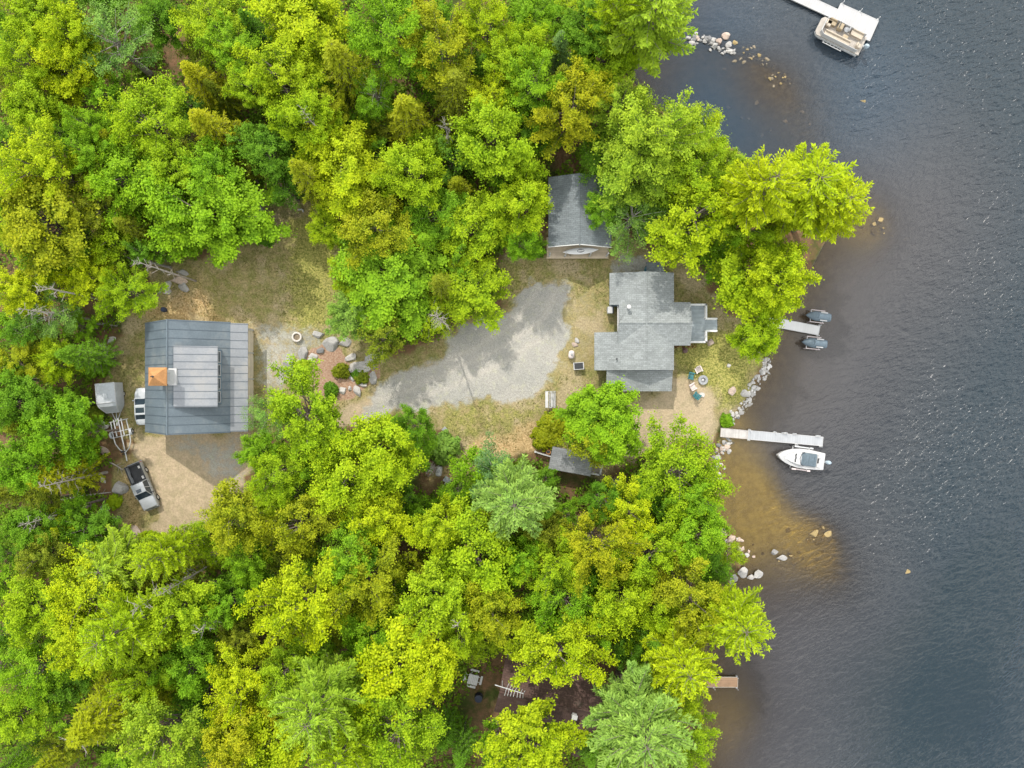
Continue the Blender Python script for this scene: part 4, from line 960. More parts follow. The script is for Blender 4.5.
def window(parent, c, size, axis, frame=M_WHITE):
    """frame with a pane set back in it; axis is the outward normal"""
    mb = MB(); w, h = size; t = .09
    n = {'+x': (1, 0), '-x': (-1, 0), '+y': (0, 1), '-y': (0, -1)}[axis]
    ux = (0, 1) if n[0] else (1, 0)
    def bx(du, dz, su, sz, dp=.07):
        mb.box((c[0] + ux[0] * du + n[0] * dp / 2, c[1] + ux[1] * du + n[1] * dp / 2, c[2] + dz), (abs(ux[0]) * su + abs(n[0]) * dp, abs(ux[1]) * su + abs(n[1]) * dp, sz))
    bx(-w / 2, 0, t, h + t); bx(w / 2, 0, t, h + t); bx(0, h / 2, w - t, t); bx(0, -h / 2, w - t, t); bx(0, 0, w - t - .004, .04, .05)
    f = mb.build('window', frame, parent)
    g = MB(); g.box((c[0] + n[0] * .012, c[1] + n[1] * .012, c[2]), (abs(ux[0]) * (w - t) + abs(n[0]) * .02, abs(ux[1]) * (w - t) + abs(n[1]) * .02, h - t)); g.build('pane', M_GLASS, f)
    return f

# ---- garage with blue metal roof
g = thing('garage', 'large garage with blue-grey ribbed metal roof, dormer and copper-capped cupola', 'garage', (0, 0, 0))
XL, XR_, XB, XE, YN, YS = -42.6, -37.75, -32.3, -30.55, 7.1, -5.6
ZL, ZR, ZB, ZE = 3.0, 7.6, 3.95, 3.25
wl = MB()
XW0, XW1, Y0, Y1 = XL + .5, -31.15, YS + .45, YN - .45
zl = lambda x: ZL + (x - XL) * (ZR - ZL) / (XR_ - XL) if x < XR_ else (ZR - (x - XR_) * (ZR - ZB) / (XB - XR_) if x < XB else ZB - (x - XB) * (ZB - ZE) / (XE - XB))
prof = [(XW0, -.1), (XW1, -.1), (XW1, zl(XW1) - .2), (XB, ZB - .2), (XR_, ZR - .2), (XW0, zl(XW0) - .2)]
wl.add([(x, y, z) for y in (Y0, Y1) for x, z in prof], [[0, 1, 2, 3, 4, 5], [11, 10, 9, 8, 7, 6]] + [[i, i + 6, (i + 1) % 6 + 6, (i + 1) % 6] for i in range(6)])
wl.build('wall', M_BEIGE, g)
rf = MB()
rf.slab([(XL, YS, ZL), (XR_, YS, ZR), (XR_, YN, ZR), (XL, YN, ZL)], .12)
rf.slab([(XR_ + .004, YS, ZR), (XB, YS, ZB), (XB, YN, ZB), (XR_ + .004, YN, ZR)], .12)
for k in range(14):
    y = YS + .12 + k * (YN - YS - .24) / 13
    rf.tube([(XL, y, ZL + .02), (XR_, y, ZR + .02)], .035, 1, n=4); rf.tube([(XR_, y, ZR + .02), (XB, y, ZB + .02)], .035, 1, n=4)
rf.tube([(XR_, YS, ZR + .02), (XR_, YN, ZR + .02)], .09, 0, n=6)
rf.build('roof', [M_METAL, M_RIB], g)
pr = MB(); pr.slab([(XB + .004, YS + .1, ZB), (XE, YS + .1, ZE), (XE, YN - .1, ZE), (XB + .004, YN - .1, ZB)], .10)
for k in range(14):
    y = YS + .2 + k * (YN - YS - .4) / 13
    pr.tube([(XB, y, ZB + .02), (XE, y, ZE + .02)], .03, 1, n=4)
pr.build('lower_roof', [M_METAL2, M_RIB], g)['label'] = 'lighter shallow lower roof strip'
for y0, y1 in ((6.2, 3.85), (3.55, .75), (.45, -2.4), (-2.7, -5.0)):
    d = MB(); d.box((XW1 + .03, (y0 + y1) / 2, 1.2), (.06, abs(y0 - y1) - .22, 2.3))
    for z in (.62, 1.2, 1.78): d.box((XW1 + .066, (y0 + y1) / 2, z), (.012, abs(y0 - y1) - .3, .04), 1)
    d.build('garage_door', [M_BEIGE, M_GREY], g)
tr = MB()
for y in (6.45, 3.7, .6, -2.55, -5.1): tr.box((XW1 + .05, y, 1.25), (.1, .16, 2.6))
tr.box((XW1 + .051, .7, 2.62), (.1, 11.7, .14)); tr.build('door_trim', M_WHITE, g)
# dormer
DX0, DX1, DY0, DY1, DZ0, DZ1 = -37.15, -32.75, -2.55, 4.2, 7.42, 6.35
dm = MB(); dw0 = DX0 + .2; dw1 = DX1 - .3
dm.add([(x, y, z) for y in (DY0 + .3, DY1 - .3) for x, z in ((dw0, 6.9), (dw1, 3.9), (dw1, DZ1 - .05), (dw0, DZ0 - .12))], [[0, 1, 2, 3], [7, 6, 5, 4], [0, 4, 5, 1], [1, 5, 6, 2], [2, 6, 7, 3], [3, 7, 4, 0]])
dor = dm.build('dormer', M_SIDING, g)
dr = MB(); dr.slab([(DX0, DY0, DZ0), (DX1, DY0, DZ1), (DX1, DY1, DZ1), (DX0, DY1, DZ0)], .10)
for k in range(9):
    y = DY0 + .1 + k * (DY1 - DY0 - .2) / 8
    dr.tube([(DX0, y, DZ0 + .02), (DX1, y, DZ1 + .02)], .03, 1, n=4)
dr.build('dormer_roof', [M_METAL2, M_RIB], dor)
for k in range(4): window(dor, (dw1 + .002, 3.05 - k * 1.5, 5.45), (1.2, .95), '+x')
# cupola
cu = MB(); cx, cy, hw = -37.8, .78, .78
cu.box((cx, cy, 8.15), (hw * 2, hw * 2, 2.7)); cu.box((cx + .02, cy, 7.3), (hw * 2 + .5, hw * 2 + .3, .5))
cup = cu.build('cupola', M_WHITE, g)
cc = MB(); e = .98
cc.add([(cx - e, cy - e, 9.45), (cx + e, cy - e, 9.45), (cx + e, cy + e, 9.45), (cx - e, cy + e, 9.45), (cx - e, cy - e, 9.56), (cx + e, cy - e, 9.56), (cx + e, cy + e, 9.56), (cx - e, cy + e, 9.56), (cx, cy, 10.55)],
       [[3, 2, 1, 0], [0, 1, 5, 4], [1, 2, 6, 5], [2, 3, 7, 6], [3, 0, 4, 7], [4, 5, 8], [5, 6, 8], [6, 7, 8], [7, 4, 8]])
cc.build('cupola_roof', M_COPPER, cup)
fi = MB(); fi.lathe([(.10, 0), (.12, .1), (.03, .16), (.03, .4), (.07, .45), (.02, .55)], (cx, cy, 10.5), n=8); fi.build('finial', M_DARK, cup)
for sgn in (1, -1):
    lv = MB(); lv.box((cx + sgn * (hw + .012), cy, 8.8), (.02, .84, .8), 1)
    for k in range(4): lv.box((cx + sgn * (hw + .03), cy, 8.5 + k * .2), (.05, .8, .08))
    lv.build('louvre', [M_WHITE, M_GREY], cup)

# ---- main house
h = thing('house', 'grey shingled lake house with cross gables at the end of the gravel drive', 'house', (0, 0, 0))
RX, RZ, PT = 15.35, 4.4, .30
zz_ = lambda x: RZ - abs(x - RX) * PT
r = MB()
def slope(x0, x1, y0, y1, lift=0): r.slab([(x0, y0, zz_(x0) + lift), (x1, y0, zz_(x1) + lift), (x1, y1, zz_(x1) + lift), (x0, y1, zz_(x0) + lift)], .16)
slope(11.3, RX, 9.15, 12.85); slope(12.35, RX, 6.02, 9.148); slope(9.6, RX, 1.6, 6.018); slope(RX + .003, 18.7, 1.6, 12.85)
# cross gable to the lake and a short one to the west
CY, CP, CZ = 6.95, .40, 4.405
for x0, x1, sd_ in ((12.15, 20.6, 1), (12.15, 20.6, -1)):
    yo = CY + sd_ * 2.5
    r.slab([(x0, CY, CZ), (x1, CY, CZ), (x1, yo, CZ - 2.5 * CP), (x0 + (2.0 if sd_ > 0 else 0), yo, CZ - 2.5 * CP)][::(1 if sd_ < 0 else -1)], .14)
r.tube([(RX, 1.6, RZ + .01), (RX, 12.85, RZ + .01)], .07, n=6); r.tube([(12.15, CY, CZ + .01), (20.6, CY, CZ + .01)], .07, n=6)
r.build('roof', M_SHING, h)
r = MB(); r.slab([(11.0, -.85, 2.35), (18.68, -.85, 2.35), (18.68, 1.58, 2.92), (11.0, 1.58, 2.92)], .14); r.build('lower_roof', M_SHING, h)
w_ = MB()
def gable(x0, x1, y0, y1):      # walls under the main ridge
    pts = [(x0, -.1), (x1, -.1), (x1, zz_(x1) - .2)] + ([(RX, RZ - .2)] if x0 < RX < x1 else []) + [(x0, zz_(x0) - .2)]
    n = len(pts); w_.add([(x, y, z) for y in (y0, y1) for x, z in pts], [list(range(n)), list(range(2 * n - 1, n - 1, -1))] + [[i, i + n, (i + 1) % n + n, (i + 1) % n] for i in range(n)])
gable(11.7, 18.3, 9.3, 12.5); gable(12.7, 18.3, 6.0, 9.298); gable(10.0, 18.3, 2.0, 5.998)
w_.box((18.95, CY, 1.65), (2.7, 4.4, 3.4)); w_.box((14.85, .6, 1.05), (7.0, 2.4, 2.3))
w_.build('wall', M_SIDING, h)
ln = MB(); ln.slab([(15.75, 12.75, 2.45), (17.85, 12.75, 2.45), (17.85, 14.3, 2.05), (15.75, 14.3, 2.05)], .08); ln.build('porch_roof', M_SHING2, h)
ln = MB(); ln.box((16.85, 13.4, .95), (1.7, 1.4, 2.1)); en = ln.build('entry', M_SIDING, h)
d = MB(); d.box((15.97, 13.4, 1.0), (.07, 1.1, 1.95), bev=.01); d.box((15.93, 13.75, 1.0), (.05, .06, .12), 1); d.build('door', [M_DOOR, M_GREY], en)
for y in (3.2, 10.2): window(h, (18.302, y, 1.6), (1.3, 1.1), '+x')
window(h, (20.302, 8.4, 1.7), (1.2, 1.4), '+x'); window(h, (20.302, 5.6, 1.7), (1.2, 1.4), '+x')
window(h, (12.698, 7.6, 1.7), (1.6, 1.3), '-x'); window(h, (9.998, 4.0, 1.3), (1.2, 1.0), '-x')
for y, nm in ((6.05, 'corner'), ):
    t_ = MB(); t_.box((12.3, 7.6, 2.95), (.14, 3.0, .2)); t_.box((12.72, 6.1, 1.5), (.12, .12, 2.8)); t_.build('fascia', M_WHITE, h)
v = MB(); p0 = at(628.5, 307, 4.3); v.lathe([(.16, -.6), (.16, .35), (.24, .36), (.24, .5), (.06, .56)], (p0.x, p0.y, p0.z - .1), n=12); v.build('chimney_pipe', M_WHITE, h)
v = MB(); p0 = at(616.5, 359, 3.4); v.lathe([(.07, -.6), (.07, .45), (.09, .45), (.09, .5)], (p0.x, p0.y, p0.z - .15), n=10); v.build('vent_pipe', M_DARK, h)
# deck to the lake
dk = MB(); dk.box((21.7, 7.15, .72), (2.6, 4.5, .14)); dk.box((23.75, 7.0, .55), (1.5, 1.35, .1), 0); dk.box((24.35, 7.0, .3), (.5, 1.35, .1), 0)
deck = dk.build('deck', M_DECK, h)
rl = MB()
def rail(a, b, z0=.79, hh=.92):
    a = Vector(a); b = Vector(b); L = (b - a).length; ang = math.atan2(b.y - a.y, b.x - a.x); m = (a + b) / 2
    rl.box((m.x, m.y, z0 + hh), (L, .22, .07), rz=ang); rl.box((m.x, m.y, z0 + .12), (L, .06, .05), rz=ang)
    for k in range(int(L / .16) + 1):
        q = a.lerp(b, k / max(1, int(L / .16))); rl.box((q.x, q.y, z0 + hh / 2), (.04, .04, hh - .04))
    for q in (a, b): rl.box((q.x, q.y, z0 + hh / 2 + .04), (.15, .15, hh + .1))
rail((20.6, 9.35, 0), (22.9, 9.35, 0)); rail((22.9, 9.35, 0), (22.9, 7.75, 0)); rail((22.9, 6.25, 0), (22.9, 4.95, 0)); rail((22.9, 4.95, 0), (20.6, 4.95, 0))
rail((23.0, 7.72, 0), (24.2, 7.72, 0), .6, .85); rail((23.0, 6.28, 0), (24.2, 6.28, 0), .6, .85)
rl.build('railing', M_WHITE_LIFTED, deck)

# ---- cabin
c = thing('cabin', 'small grey shingled cabin with a porch half covered by trees', 'cabin', (0, 0, 0))
CX, CRZ, CPt = 7.7, 4.6, .46
zc_ = lambda x: CRZ - abs(x - CX) * CPt
r = MB()
for x0, x1 in ((4.22, CX - .002), (CX + .002, 11.55)):
    r.slab([(x0, 15.9, zc_(x0)), (x1, 15.95, zc_(x1)), (x1, 24.0, zc_(x1)), (x0, 24.0, zc_(x0))], .14)
r.tube([(CX, 15.7, CRZ + .01), (CX, 24, CRZ + .01)], .07, n=6); r.build('roof', M_SHING2, c)
w_ = MB(); pts = [(4.6, -.1), (11.15, -.1), (11.15, zc_(11.15) - .2), (CX, CRZ - .2), (4.6, zc_(4.6) - .2)]
w_.add([(x, y, z) for y in (17.6, 23.6) for x, z in pts], [list(range(5)), list(range(9, 4, -1))] + [[i, i + 5, (i + 1) % 5 + 5, (i + 1) % 5] for i in range(5)]); w_.build('wall', M_SIDING, c)
t_ = MB()
for x0, x1 in ((4.22, CX), (CX, 11.55)):
    yo = 15.86; a = Vector((x0, yo, zc_(x0) - .1)); b = Vector((x1, yo + (.04), zc_(x1) - .1)); m = (a + b) / 2
    t_.box((m.x, m.y + .02, m.z), ((b - a).length, .06, .2), ry=-math.atan2(b.z - a.z, b.x - a.x))
t_.build('fascia', M_WHITE_LIFTED, c)
pc = MB(); pc.box((7.85, 16.3, .42), (7.4, 2.55, .12)); porch = pc.build('porch', M_TAN, c)
pp = MB()
for x in (4.45, 6.3, 9.2, 11.25):
    pp.box((x, 15.25, 1.5), (.13, .13, 2.4)); pp.box((x, 15.25, 1.38), (.2, .2, .05))
pp.build('post', M_WHITE, porch)
d = MB(); d.box((6.0, 17.57, 1.35), (.95, .07, 2.0), bev=.01); d.box((6.35, 17.52, 1.35), (.06, .06, .12), 1); d.build('door', [M_WHITE, M_DARK], c)
window(c, (9.2, 17.598, 1.7), (1.4, 1.1), '-y')
# kayak hung along the porch
def hull_loft(L, W, Hh, n=17, keel=.0, deck=True):
    secs = []
    for i in range(n):
        t = -1 + 2 * i / (n - 1); wd = W / 2 * max(.02, (1 - abs(t) ** 2.4)); z = keel + .25 * Hh * abs(t) ** 3; hh = Hh * (1 - .45 * abs(t) ** 3)
        secs.append([(t * L / 2, wd * math.cos(a), z + hh * (.45 + .45 * math.sin(a)) if math.sin(a) < 0 else z + hh * (.45 + (.30 if deck else .02) * math.sin(a))) for a in [2 * math.pi * k / 14 for k in range(14)]])
    return secs
kp = at(580.5, 251.2, 1.9)
ky = thing('kayak', 'long white kayak lying across the front of the cabin porch', 'kayak', kp, R_(4))
mb = MB(); mb.loft(hull_loft(4.2, .78, .42)); mb.build('hull', M_WHITE_LIFTED, ky)
mb = MB(); mb.lathe([(.0, 0), (.22, 0), (.25, .03), (.27, 0)], (0, 0, .31), n=16); o = mb.build('cockpit', M_GREY, ky); o.scale = (1.6, .8, 1)
mb = MB()
for x in (-1.2, 1.2): mb.box((x, 0, -.40), (.08, .6, .08)); mb.box((x, -.25, -.95), (.08, .08, 1.1)); mb.box((x, .25, -.95), (.08, .08, 1.1))
mb.build('stand', M_WOOD, ky)

# ---- little shed under the maple
sp = at(572, 461.5, 2.6); RZs = R_(-10.3)
s = thing('shed', 'little grey roofed shed below the round maple, with white railing at its side', 'shed', (sp.x, sp.y, 0), RZs)
r = MB(); r.slab([(-2.55, -1.35, 2.35), (2.45, -1.35, 2.35), (2.45, 1.35, 3.0), (-2.55, 1.35, 3.0)], .12)
r.build('roof', M_SHING3, s)
w_ = MB(); w_.add([(x, y, z) for x in (-2.3, 2.2) for y, z in ((-1.1, -.1), (1.1, -.1), (1.1, 2.78), (-1.1, 2.27))], [[0, 1, 2, 3], [7, 6, 5, 4], [0, 4, 5, 1], [1, 5, 6, 2], [2, 6, 7, 3], [3, 7, 4, 0]]); w_.build('wall', M_WHITE, s)
d = MB(); d.box((-2.33, 0, 1.0), (.06, .85, 1.95), bev=.01); d.box((-2.38, .3, 1.0), (.05, .06, .1), 1); d.build('door', [M_GREY, M_DARK], s)
pl = MB(); pl.box((3.0, .05, .35), (1.5, 2.3, .1)); po = pl.build('porch', M_WOOD, s)
rl = MB(); rail((2.4, -1.1, 0), (3.7, -1.1, 0), .4, .9); rail((3.7, -1.1, 0), (3.7, 1.2, 0), .4, .9); rl.build('railing', M_WHITE, po)

# ---- brown-roofed building in the trees
bp = at(556, 698, 4.0)
b = thing('house', 'dark brown roofed building almost hidden under the trees near the lower edge', 'house', (bp.x, bp.y, 0), R_(-12))
r = MB()
r.slab([(-6.6, 0.0, 5.6), (5.2, 0.0, 5.6), (5.2, 3.2, 3.6), (-6.6, 3.2, 3.6)], .15); r.slab([(-6.6, -3.2, 3.6), (5.2, -3.2, 3.6), (5.2, -.004, 5.6), (-6.6, -.004, 5.6)], .15)
r.slab([(1.6, -5.6, 3.4), (3.4, -5.6, 5.2), (3.4, 1.0, 5.2), (1.6, 1.0, 3.4)], .14); r.slab([(3.404, -5.6, 5.2), (5.4, -5.6, 3.3), (5.4, 1.6, 3.3), (3.404, 1.6, 5.2)], .14)
r.tube([(-6.6, 0, 5.62), (5.2, 0, 5.62)], .09, n=6); r.build('roof', M_BROWNROOF, b)
w_ = MB(); w_.box((-.7, 0, 1.75), (11.0, 5.6, 3.7)); w_.box((3.5, -3.6, 1.6), (3.2, 3.2, 3.4)); w_.build('wall', M_BEIGE, b)
window(b, (-2.0, -2.802, 1.8), (1.4, 1.1), '-y'); window(b, (5.102, -3.6, 1.8), (1.2, 1.1), '+x')
v = MB(); v.box((2.2, -.9, 5.4), (.5, .4, .9)); v.box((2.2, -.9, 5.88), (.62, .52, .08)); v.build('chimney', M_WHITE, b)
ap = at(510, 689.5, 6.6)
an = thing('antenna', 'white comb-shaped television antenna above the brown roof', 'antenna', (ap.x, ap.y, 5.0), R_(-17))
mb = MB(); mb.tube([(-1.75, 0, 1.6), (1.6, 0, 1.6)], .055, n=6); mb.build('boom', M_GALV, an)
mb = MB()
for k in range(7):
    x = -.4 + k * .32; L = .75 - .05 * k
    mb.tube([(x + .1 * (1 if k > 3 else 0), -L, 1.62 + .15), (x, 0, 1.62)], .03, n=5); mb.tube([(x, 0, 1.62), (x + .1, L, 1.62 + .15)], .03, n=5)
mb.build('element', M_GALV, an)
mb = MB(); mb.tube([(-.9, 0, -1.4), (-.9, 0, 1.7)], .04, n=6); mb.build('mast', M_GALV, an)
# ------------------------------------------------------------------ vehicles
M_SILVER = mat('silver_car_paint', (0.33, 0.35, 0.365), 0.35, metal=0.15, var=0.05, spec=0.6)
M_CARWHITE = mat('pale_car_paint', (0.44, 0.47, 0.49), 0.32, var=0.05, spec=0.6)
M_CHROME = mat('light_lens', (0.7, 0.7, 0.68), 0.15, var=0.05)
M_RED = mat('red_lens', (0.4, 0.02, 0.02), 0.3)
M_TRAILER = mat('pale_trailer_panel', (0.47, 0.50, 0.53), 0.4, var=0.12, scale=.8, fine=5, dirt=(.40, .42, .42))

def wheel(root, x, y, r=.37, w=.24, side=1):
    mb = MB(); M = Matrix.Translation((x, y, r)) @ Matrix.Rotation(R_(90), 4, 'Y')
    mb.lathe([(r * .62, -w / 2), (r * .94, -w / 2), (r, -w * .3), (r, w * .3), (r * .94, w / 2), (r * .62, w / 2)], n=20, M=M, cap=False)
    wh = mb.build('wheel', M_RUBBER, root)
    mb = MB(); mb.lathe([(.02, -w * .3), (r * .61, -w * .42), (r * .61, w * .42), (.02, w * .3)], n=16, M=M); mb.build('rim', M_GALV, wh)

def body_loft(stations):
    """stations: (y, halfwidth, zbottom, zshoulder, ztop, top halfwidth) along the car; nose at +y"""
    secs = []
    for y, hw, zb, zs, zt, tw in stations:
        secs.append([(-hw * .9, y, zb), (-hw, y, zb + .15), (-hw, y, zs), (-hw * .96, y, zs + (zt - zs) * .6), (-tw, y, zt), (0, y, zt + .02), (tw, y, zt), (hw * .96, y, zs + (zt - zs) * .6), (hw, y, zs), (hw, y, zb + .15), (hw * .9, y, zb)])
    return secs

# silver pickup: nose along +y of its own frame
tp = at(142.2, 486.5, .9)
t = thing('pickup_truck', 'silver pickup truck with open dark bed parked nose down on the sand', 'pickup truck', (tp.x, tp.y, 0), math.pi + math.atan2(17.8, 42.4))
mb = MB()
mb.loft(body_loft([(2.80, .78, .45, .70, .92, .62), (2.70, .92, .40, .82, 1.06, .74), (2.3, .96, .38, .92, 1.14, .82), (1.35, .97, .38, .98, 1.18, .86), (1.2, .97, .38, .98, 1.12, .86), (-.62, .97, .38, .98, 1.10, .86), (-.66, .97, .38, .98, 1.0, .86)]))
for x in (-.90, .90): mb.box((x, -1.72, .85), (.14, 2.16, .72), bev=.03)
mb.box((0, -.70, .85), (1.68, .08, .70))
mb.build('body', M_SILVER, t)
mb = MB(); mb.box((0, -1.72, .55), (1.66, 2.1, .08))
for k in range(6): mb.box((-.6 + k * .24, -1.72, .60), (.06, 2.0, .03))
for x in (-.90, .90): mb.box((x, -1.72, 1.222), (.16, 2.18, .03))
mb.box((0, -2.78, 1.165), (1.6, .12, .03)); mb.box((0, -.70, 1.21), (1.66, .10, .03)); mb.build('bed', M_DARK, t)
mb = MB(); mb.box((0, -2.80, .84), (1.84, .07, .62), bev=.02); mb.box((0, -2.845, 1.0), (.3, .03, .06)); mb.build('tailgate', M_SILVER, t)
mb = MB(); mb.box((0, -2.93, .48), (1.85, .16, .18), bev=.04); mb.box((0, 2.86, .48), (1.7, .16, .22), bev=.05); mb.build('bumper', M_GREY, t)
def cab(y0, y1, yt0, yt1, zb, zt, wb, wt):
    return [(-wb, y0, zb), (wb, y0, zb), (wb, y1, zb), (-wb, y1, zb), (-wt, yt0, zt), (wt, yt0, zt), (wt, yt1, zt), (-wt, yt1, zt)]
BF = [[3, 2, 1, 0], [4, 5, 6, 7], [0, 1, 5, 4], [1, 2, 6, 5], [2, 3, 7, 6], [3, 0, 4, 7]]
cabv = cab(-.62, 1.5, -.45, .72, 1.08, 1.80, .92, .74)
mb = MB(); mb.add(cabv, BF); mb.build('cab_glass', M_GLASS, t)
mb = MB(); mb.box((0, .13, 1.84), (1.50, 1.24, .10), bev=.045)
for sx in (-1, 1):
    mb.tube([(sx * .90, 1.48, 1.1), (sx * .735, .74, 1.82)], .05, n=6); mb.tube([(sx * .91, -.60, 1.1), (sx * .735, -.46, 1.82)], .06, n=6); mb.tube([(sx * .925, .35, 1.1), (sx * .75, .22, 1.80)], .05, n=6)
cr = mb.build('cab_roof', M_SILVER, t)
mb = MB(); mb.box((.05, .42, 1.894), (.62, .42, .02), bev=.005); mb.box((.05, .42, 1.892), (.70, .5, .012), 1); mb.build('sunroof', [M_GLASS, M_GREY], cr)
for sx in (-1, 1):
    mb = MB(); mb.box((sx * 1.08, 1.05, 1.15), (.22, .12, .2), bev=.04); mb.build('mirror', M_DARK, t)
    mb = MB(); mb.box((sx * .74, 2.74, .84), (.32, .12, .2), bev=.04); mb.build('headlight', M_CHROME, t)
    mb = MB(); mb.box((sx * .9, -2.81, .88), (.13, .08, .4), bev=.02); mb.build('tail_light', M_RED, t)
    for y in (1.85, -1.7): wheel(t, sx * .86, y, .39, .26, sx)
    for y in (.55, -.3):
        mb = MB(); mb.box((sx * .975, y, .98), (.03, .2, .04)); mb.build('handle', M_DARK, t)
mb = MB(); mb.box((0, 2.805, .74), (1.2, .04, .28), bev=.01); mb.build('grille', M_DARK, t)
tb = thing('toolbox', 'small white box lying in the corner of the pickup bed', 'box', t.matrix_basis @ Vector((-.62, -2.3, .64)), t.rotation_euler.z)
mb = MB(); mb.box((0, 0, .12), (.4, .3, .24), bev=.02); mb.build('box_body', M_WHITE, tb); mb = MB(); mb.box((0, 0, .26), (.42, .32, .05), bev=.015); mb.build('lid', M_WHITE, tb)
tb = thing('cooler', 'small white cooler against the pickup cab in the bed', 'cooler', t.matrix_basis @ Vector((-.62, -1.0, .64)), t.rotation_euler.z)
mb = MB(); mb.box((0, 0, .15), (.36, .34, .3), bev=.03); mb.build('box_body', M_WHITE, tb); mb = MB(); mb.box((0, 0, .33), (.38, .36, .07), bev=.02); mb.build('lid', M_WHITE, tb)

# pale car beside the garage (nose up in the photograph)
cp = at(142.0, 406.5, .9)
k_ = thing('car', 'pale silver car with dark glass parked half under the left garage eave', 'car', (cp.x, cp.y, 0), R_(3))
mb = MB()
mb.loft(body_loft([(2.22, .55, .40, .55, .66, .40), (2.08, .74, .32, .62, .76, .58), (1.6, .86, .28, .72, .88, .70), (.85, .90, .26, .80, .96, .78), (-.9, .91, .26, .84, .98, .78), (-1.6, .88, .28, .84, .99, .74), (-2.05, .80, .34, .76, .94, .66), (-2.2, .66, .42, .64, .82, .5)]))
mb.build('body', M_CARWHITE, k_)
mb = MB(); mb.add(cab(-1.62, 1.0, -.95, .18, .92, 1.42, .82, .60), BF); mb.build('cabin_glass', M_GLASS, k_)
mb = MB(); mb.box((0, .05, 1.44), (1.26, .36, .06), bev=.025); mb.box((0, -.86, 1.435), (1.26, .22, .06), bev=.025)
for sx in (-1, 1):
    mb.box((sx * .575, -.4, 1.434), (.12, 1.2, .06), bev=.02)
    mb.tube([(sx * .80, .98, .95), (sx * .60, .2, 1.43)], .045, n=6); mb.tube([(sx * .80, -1.60, .95), (sx * .60, -.95, 1.43)], .06, n=6); mb.tube([(sx * .83, -.35, .95), (sx * .61, -.35, 1.43)], .04, n=6)
cr = mb.build('roof', M_CARWHITE, k_)
mb = MB(); mb.box((0, -.36, 1.432), (1.0, .72, .03)); mb.build('sunroof', M_GLASS, cr)
for sx in (-1, 1):
    mb = MB(); mb.box((sx * .98, .75, .95), (.2, .12, .14), bev=.04); mb.build('mirror', M_CARWHITE, k_)
    mb = MB(); mb.box((sx * .56, 2.09, .66), (.3, .16, .12), bev=.04); mb.build('headlight', M_CHROME, k_)
    mb = MB(); mb.box((sx * .62, -2.14, .74), (.26, .1, .12), bev=.03); mb.build('tail_light', M_RED, k_)
    for y in (1.35, -1.35): wheel(k_, sx * .80, y, .32, .2, sx)

# enclosed trailer
ep = at(111.5, 398, 1.1)
e_ = thing('enclosed_trailer', 'enclosed white trailer with slanted nose parked left of the garage', 'trailer', (ep.x, ep.y, 0), R_(185.5))
mb = MB(); wv, hv = 1.12, 2.25
sec = []
for y, zb, zt, hw in ((-1.75, .45, hv, wv), (.55, .45, hv, wv), (1.0, .47, hv - .2, wv * .96), (1.72, .6, 1.15, wv * .66)):
    sec.append([(-hw, y, zb), (hw, y, zb), (hw, y, zt - .08), (hw - .08, y, zt), (-hw + .08, y, zt), (-hw, y, zt - .08)])
mb.loft(sec, smooth=False)
mb.build('trailer_body', M_TRAILER, e_)
mb = MB()
for x in (-wv, wv): mb.tube([(x, -1.76, hv - .02), (x, .55, hv - .02), (x * .96, 1.0, hv - .22), (x * .66, 1.73, 1.14)], .05, n=6)
for y in (-1.76, .55): mb.tube([(-wv, y, hv + .01), (wv, y, hv + .01)], .04, n=6)
mb.tube([(-wv * .66, 1.74, 1.14), (wv * .66, 1.74, 1.14)], .04, n=6)
mb.build('trim', M_GALV, e_)
mb = MB(); mb.box((0, -.3, hv + .03), (.5, .5, .08), bev=.02); mb.build('roof_vent', M_TRAILER, e_)
mb = MB()
for x in (-.7, .7): mb.tube([(x, 1.3, .42), (0, 3.0, .42)], .05, n=6)
mb.tube([(0, 1.5, .42), (0, 3.2, .42)], .05, n=6); mb.box((0, 3.2, .46), (.14, .3, .12), bev=.03); mb.build('tongue', M_GALV, e_)
for sx in (-1, 1): wheel(e_, sx * 1.0, -.4, .32, .2)
mb = MB(); mb.box((-wv - .012, -.3, 1.3), (.03, .7, 1.5), bev=.01); mb.box((-wv - .035, -.05, 1.3), (.03, .05, .16)); mb.build('side_door', M_TRAILER, e_)

# boat trailer
bp = at(122, 437, .5)
b_ = thing('boat_trailer', 'empty galvanised boat trailer with two fenders behind the pickup', 'trailer', (bp.x, bp.y, 0), R_(180 + 12))
mb = MB(); Y = lambda v: v
mb.tube([(0, -2.3, .55), (0, 2.75, .5)], .075, n=6)
for sx in (-1, 1):
    mb.tube([(sx * .95, -2.0, .52), (sx * 1.0, -.3, .52), (sx * .92, .7, .52), (sx * .55, 1.45, .5), (0, 1.9, .5)], .065, n=6)
    mb.tube([(sx * .45, -2.2, .72), (sx * .45, -.2, .72)], .07, n=6)
for y in (-2.0, -.75, -.1): mb.tube([(-1.15, y, .5), (1.15, y, .5)], .055, n=6)
mb.build('frame', M_GALV, b_)
for sx in (-1, 1):
    wheel(b_, sx * 1.2, -.45, .33, .2)
    mb = MB(); mb.loft([[(sx * 1.07, -.45 + .42 * math.cos(a), .33 + .42 * math.sin(a)), (sx * 1.34, -.45 + .42 * math.cos(a), .33 + .42 * math.sin(a)), (sx * 1.34, -.45 + .38 * math.cos(a), .33 + .38 * math.sin(a)), (sx * 1.07, -.45 + .38 * math.cos(a), .33 + .38 * math.sin(a))] for a in [math.pi * j / 10 for j in range(11)]], smooth=False)
    mb.build('fender', M_TRAILER, b_)
mb = MB(); mb.box((0, 1.75, .78), (.12, .12, .55)); mb.box((0, 1.75, 1.05), (.3, .22, .2), bev=.04); mb.build('winch', M_DARK, b_)
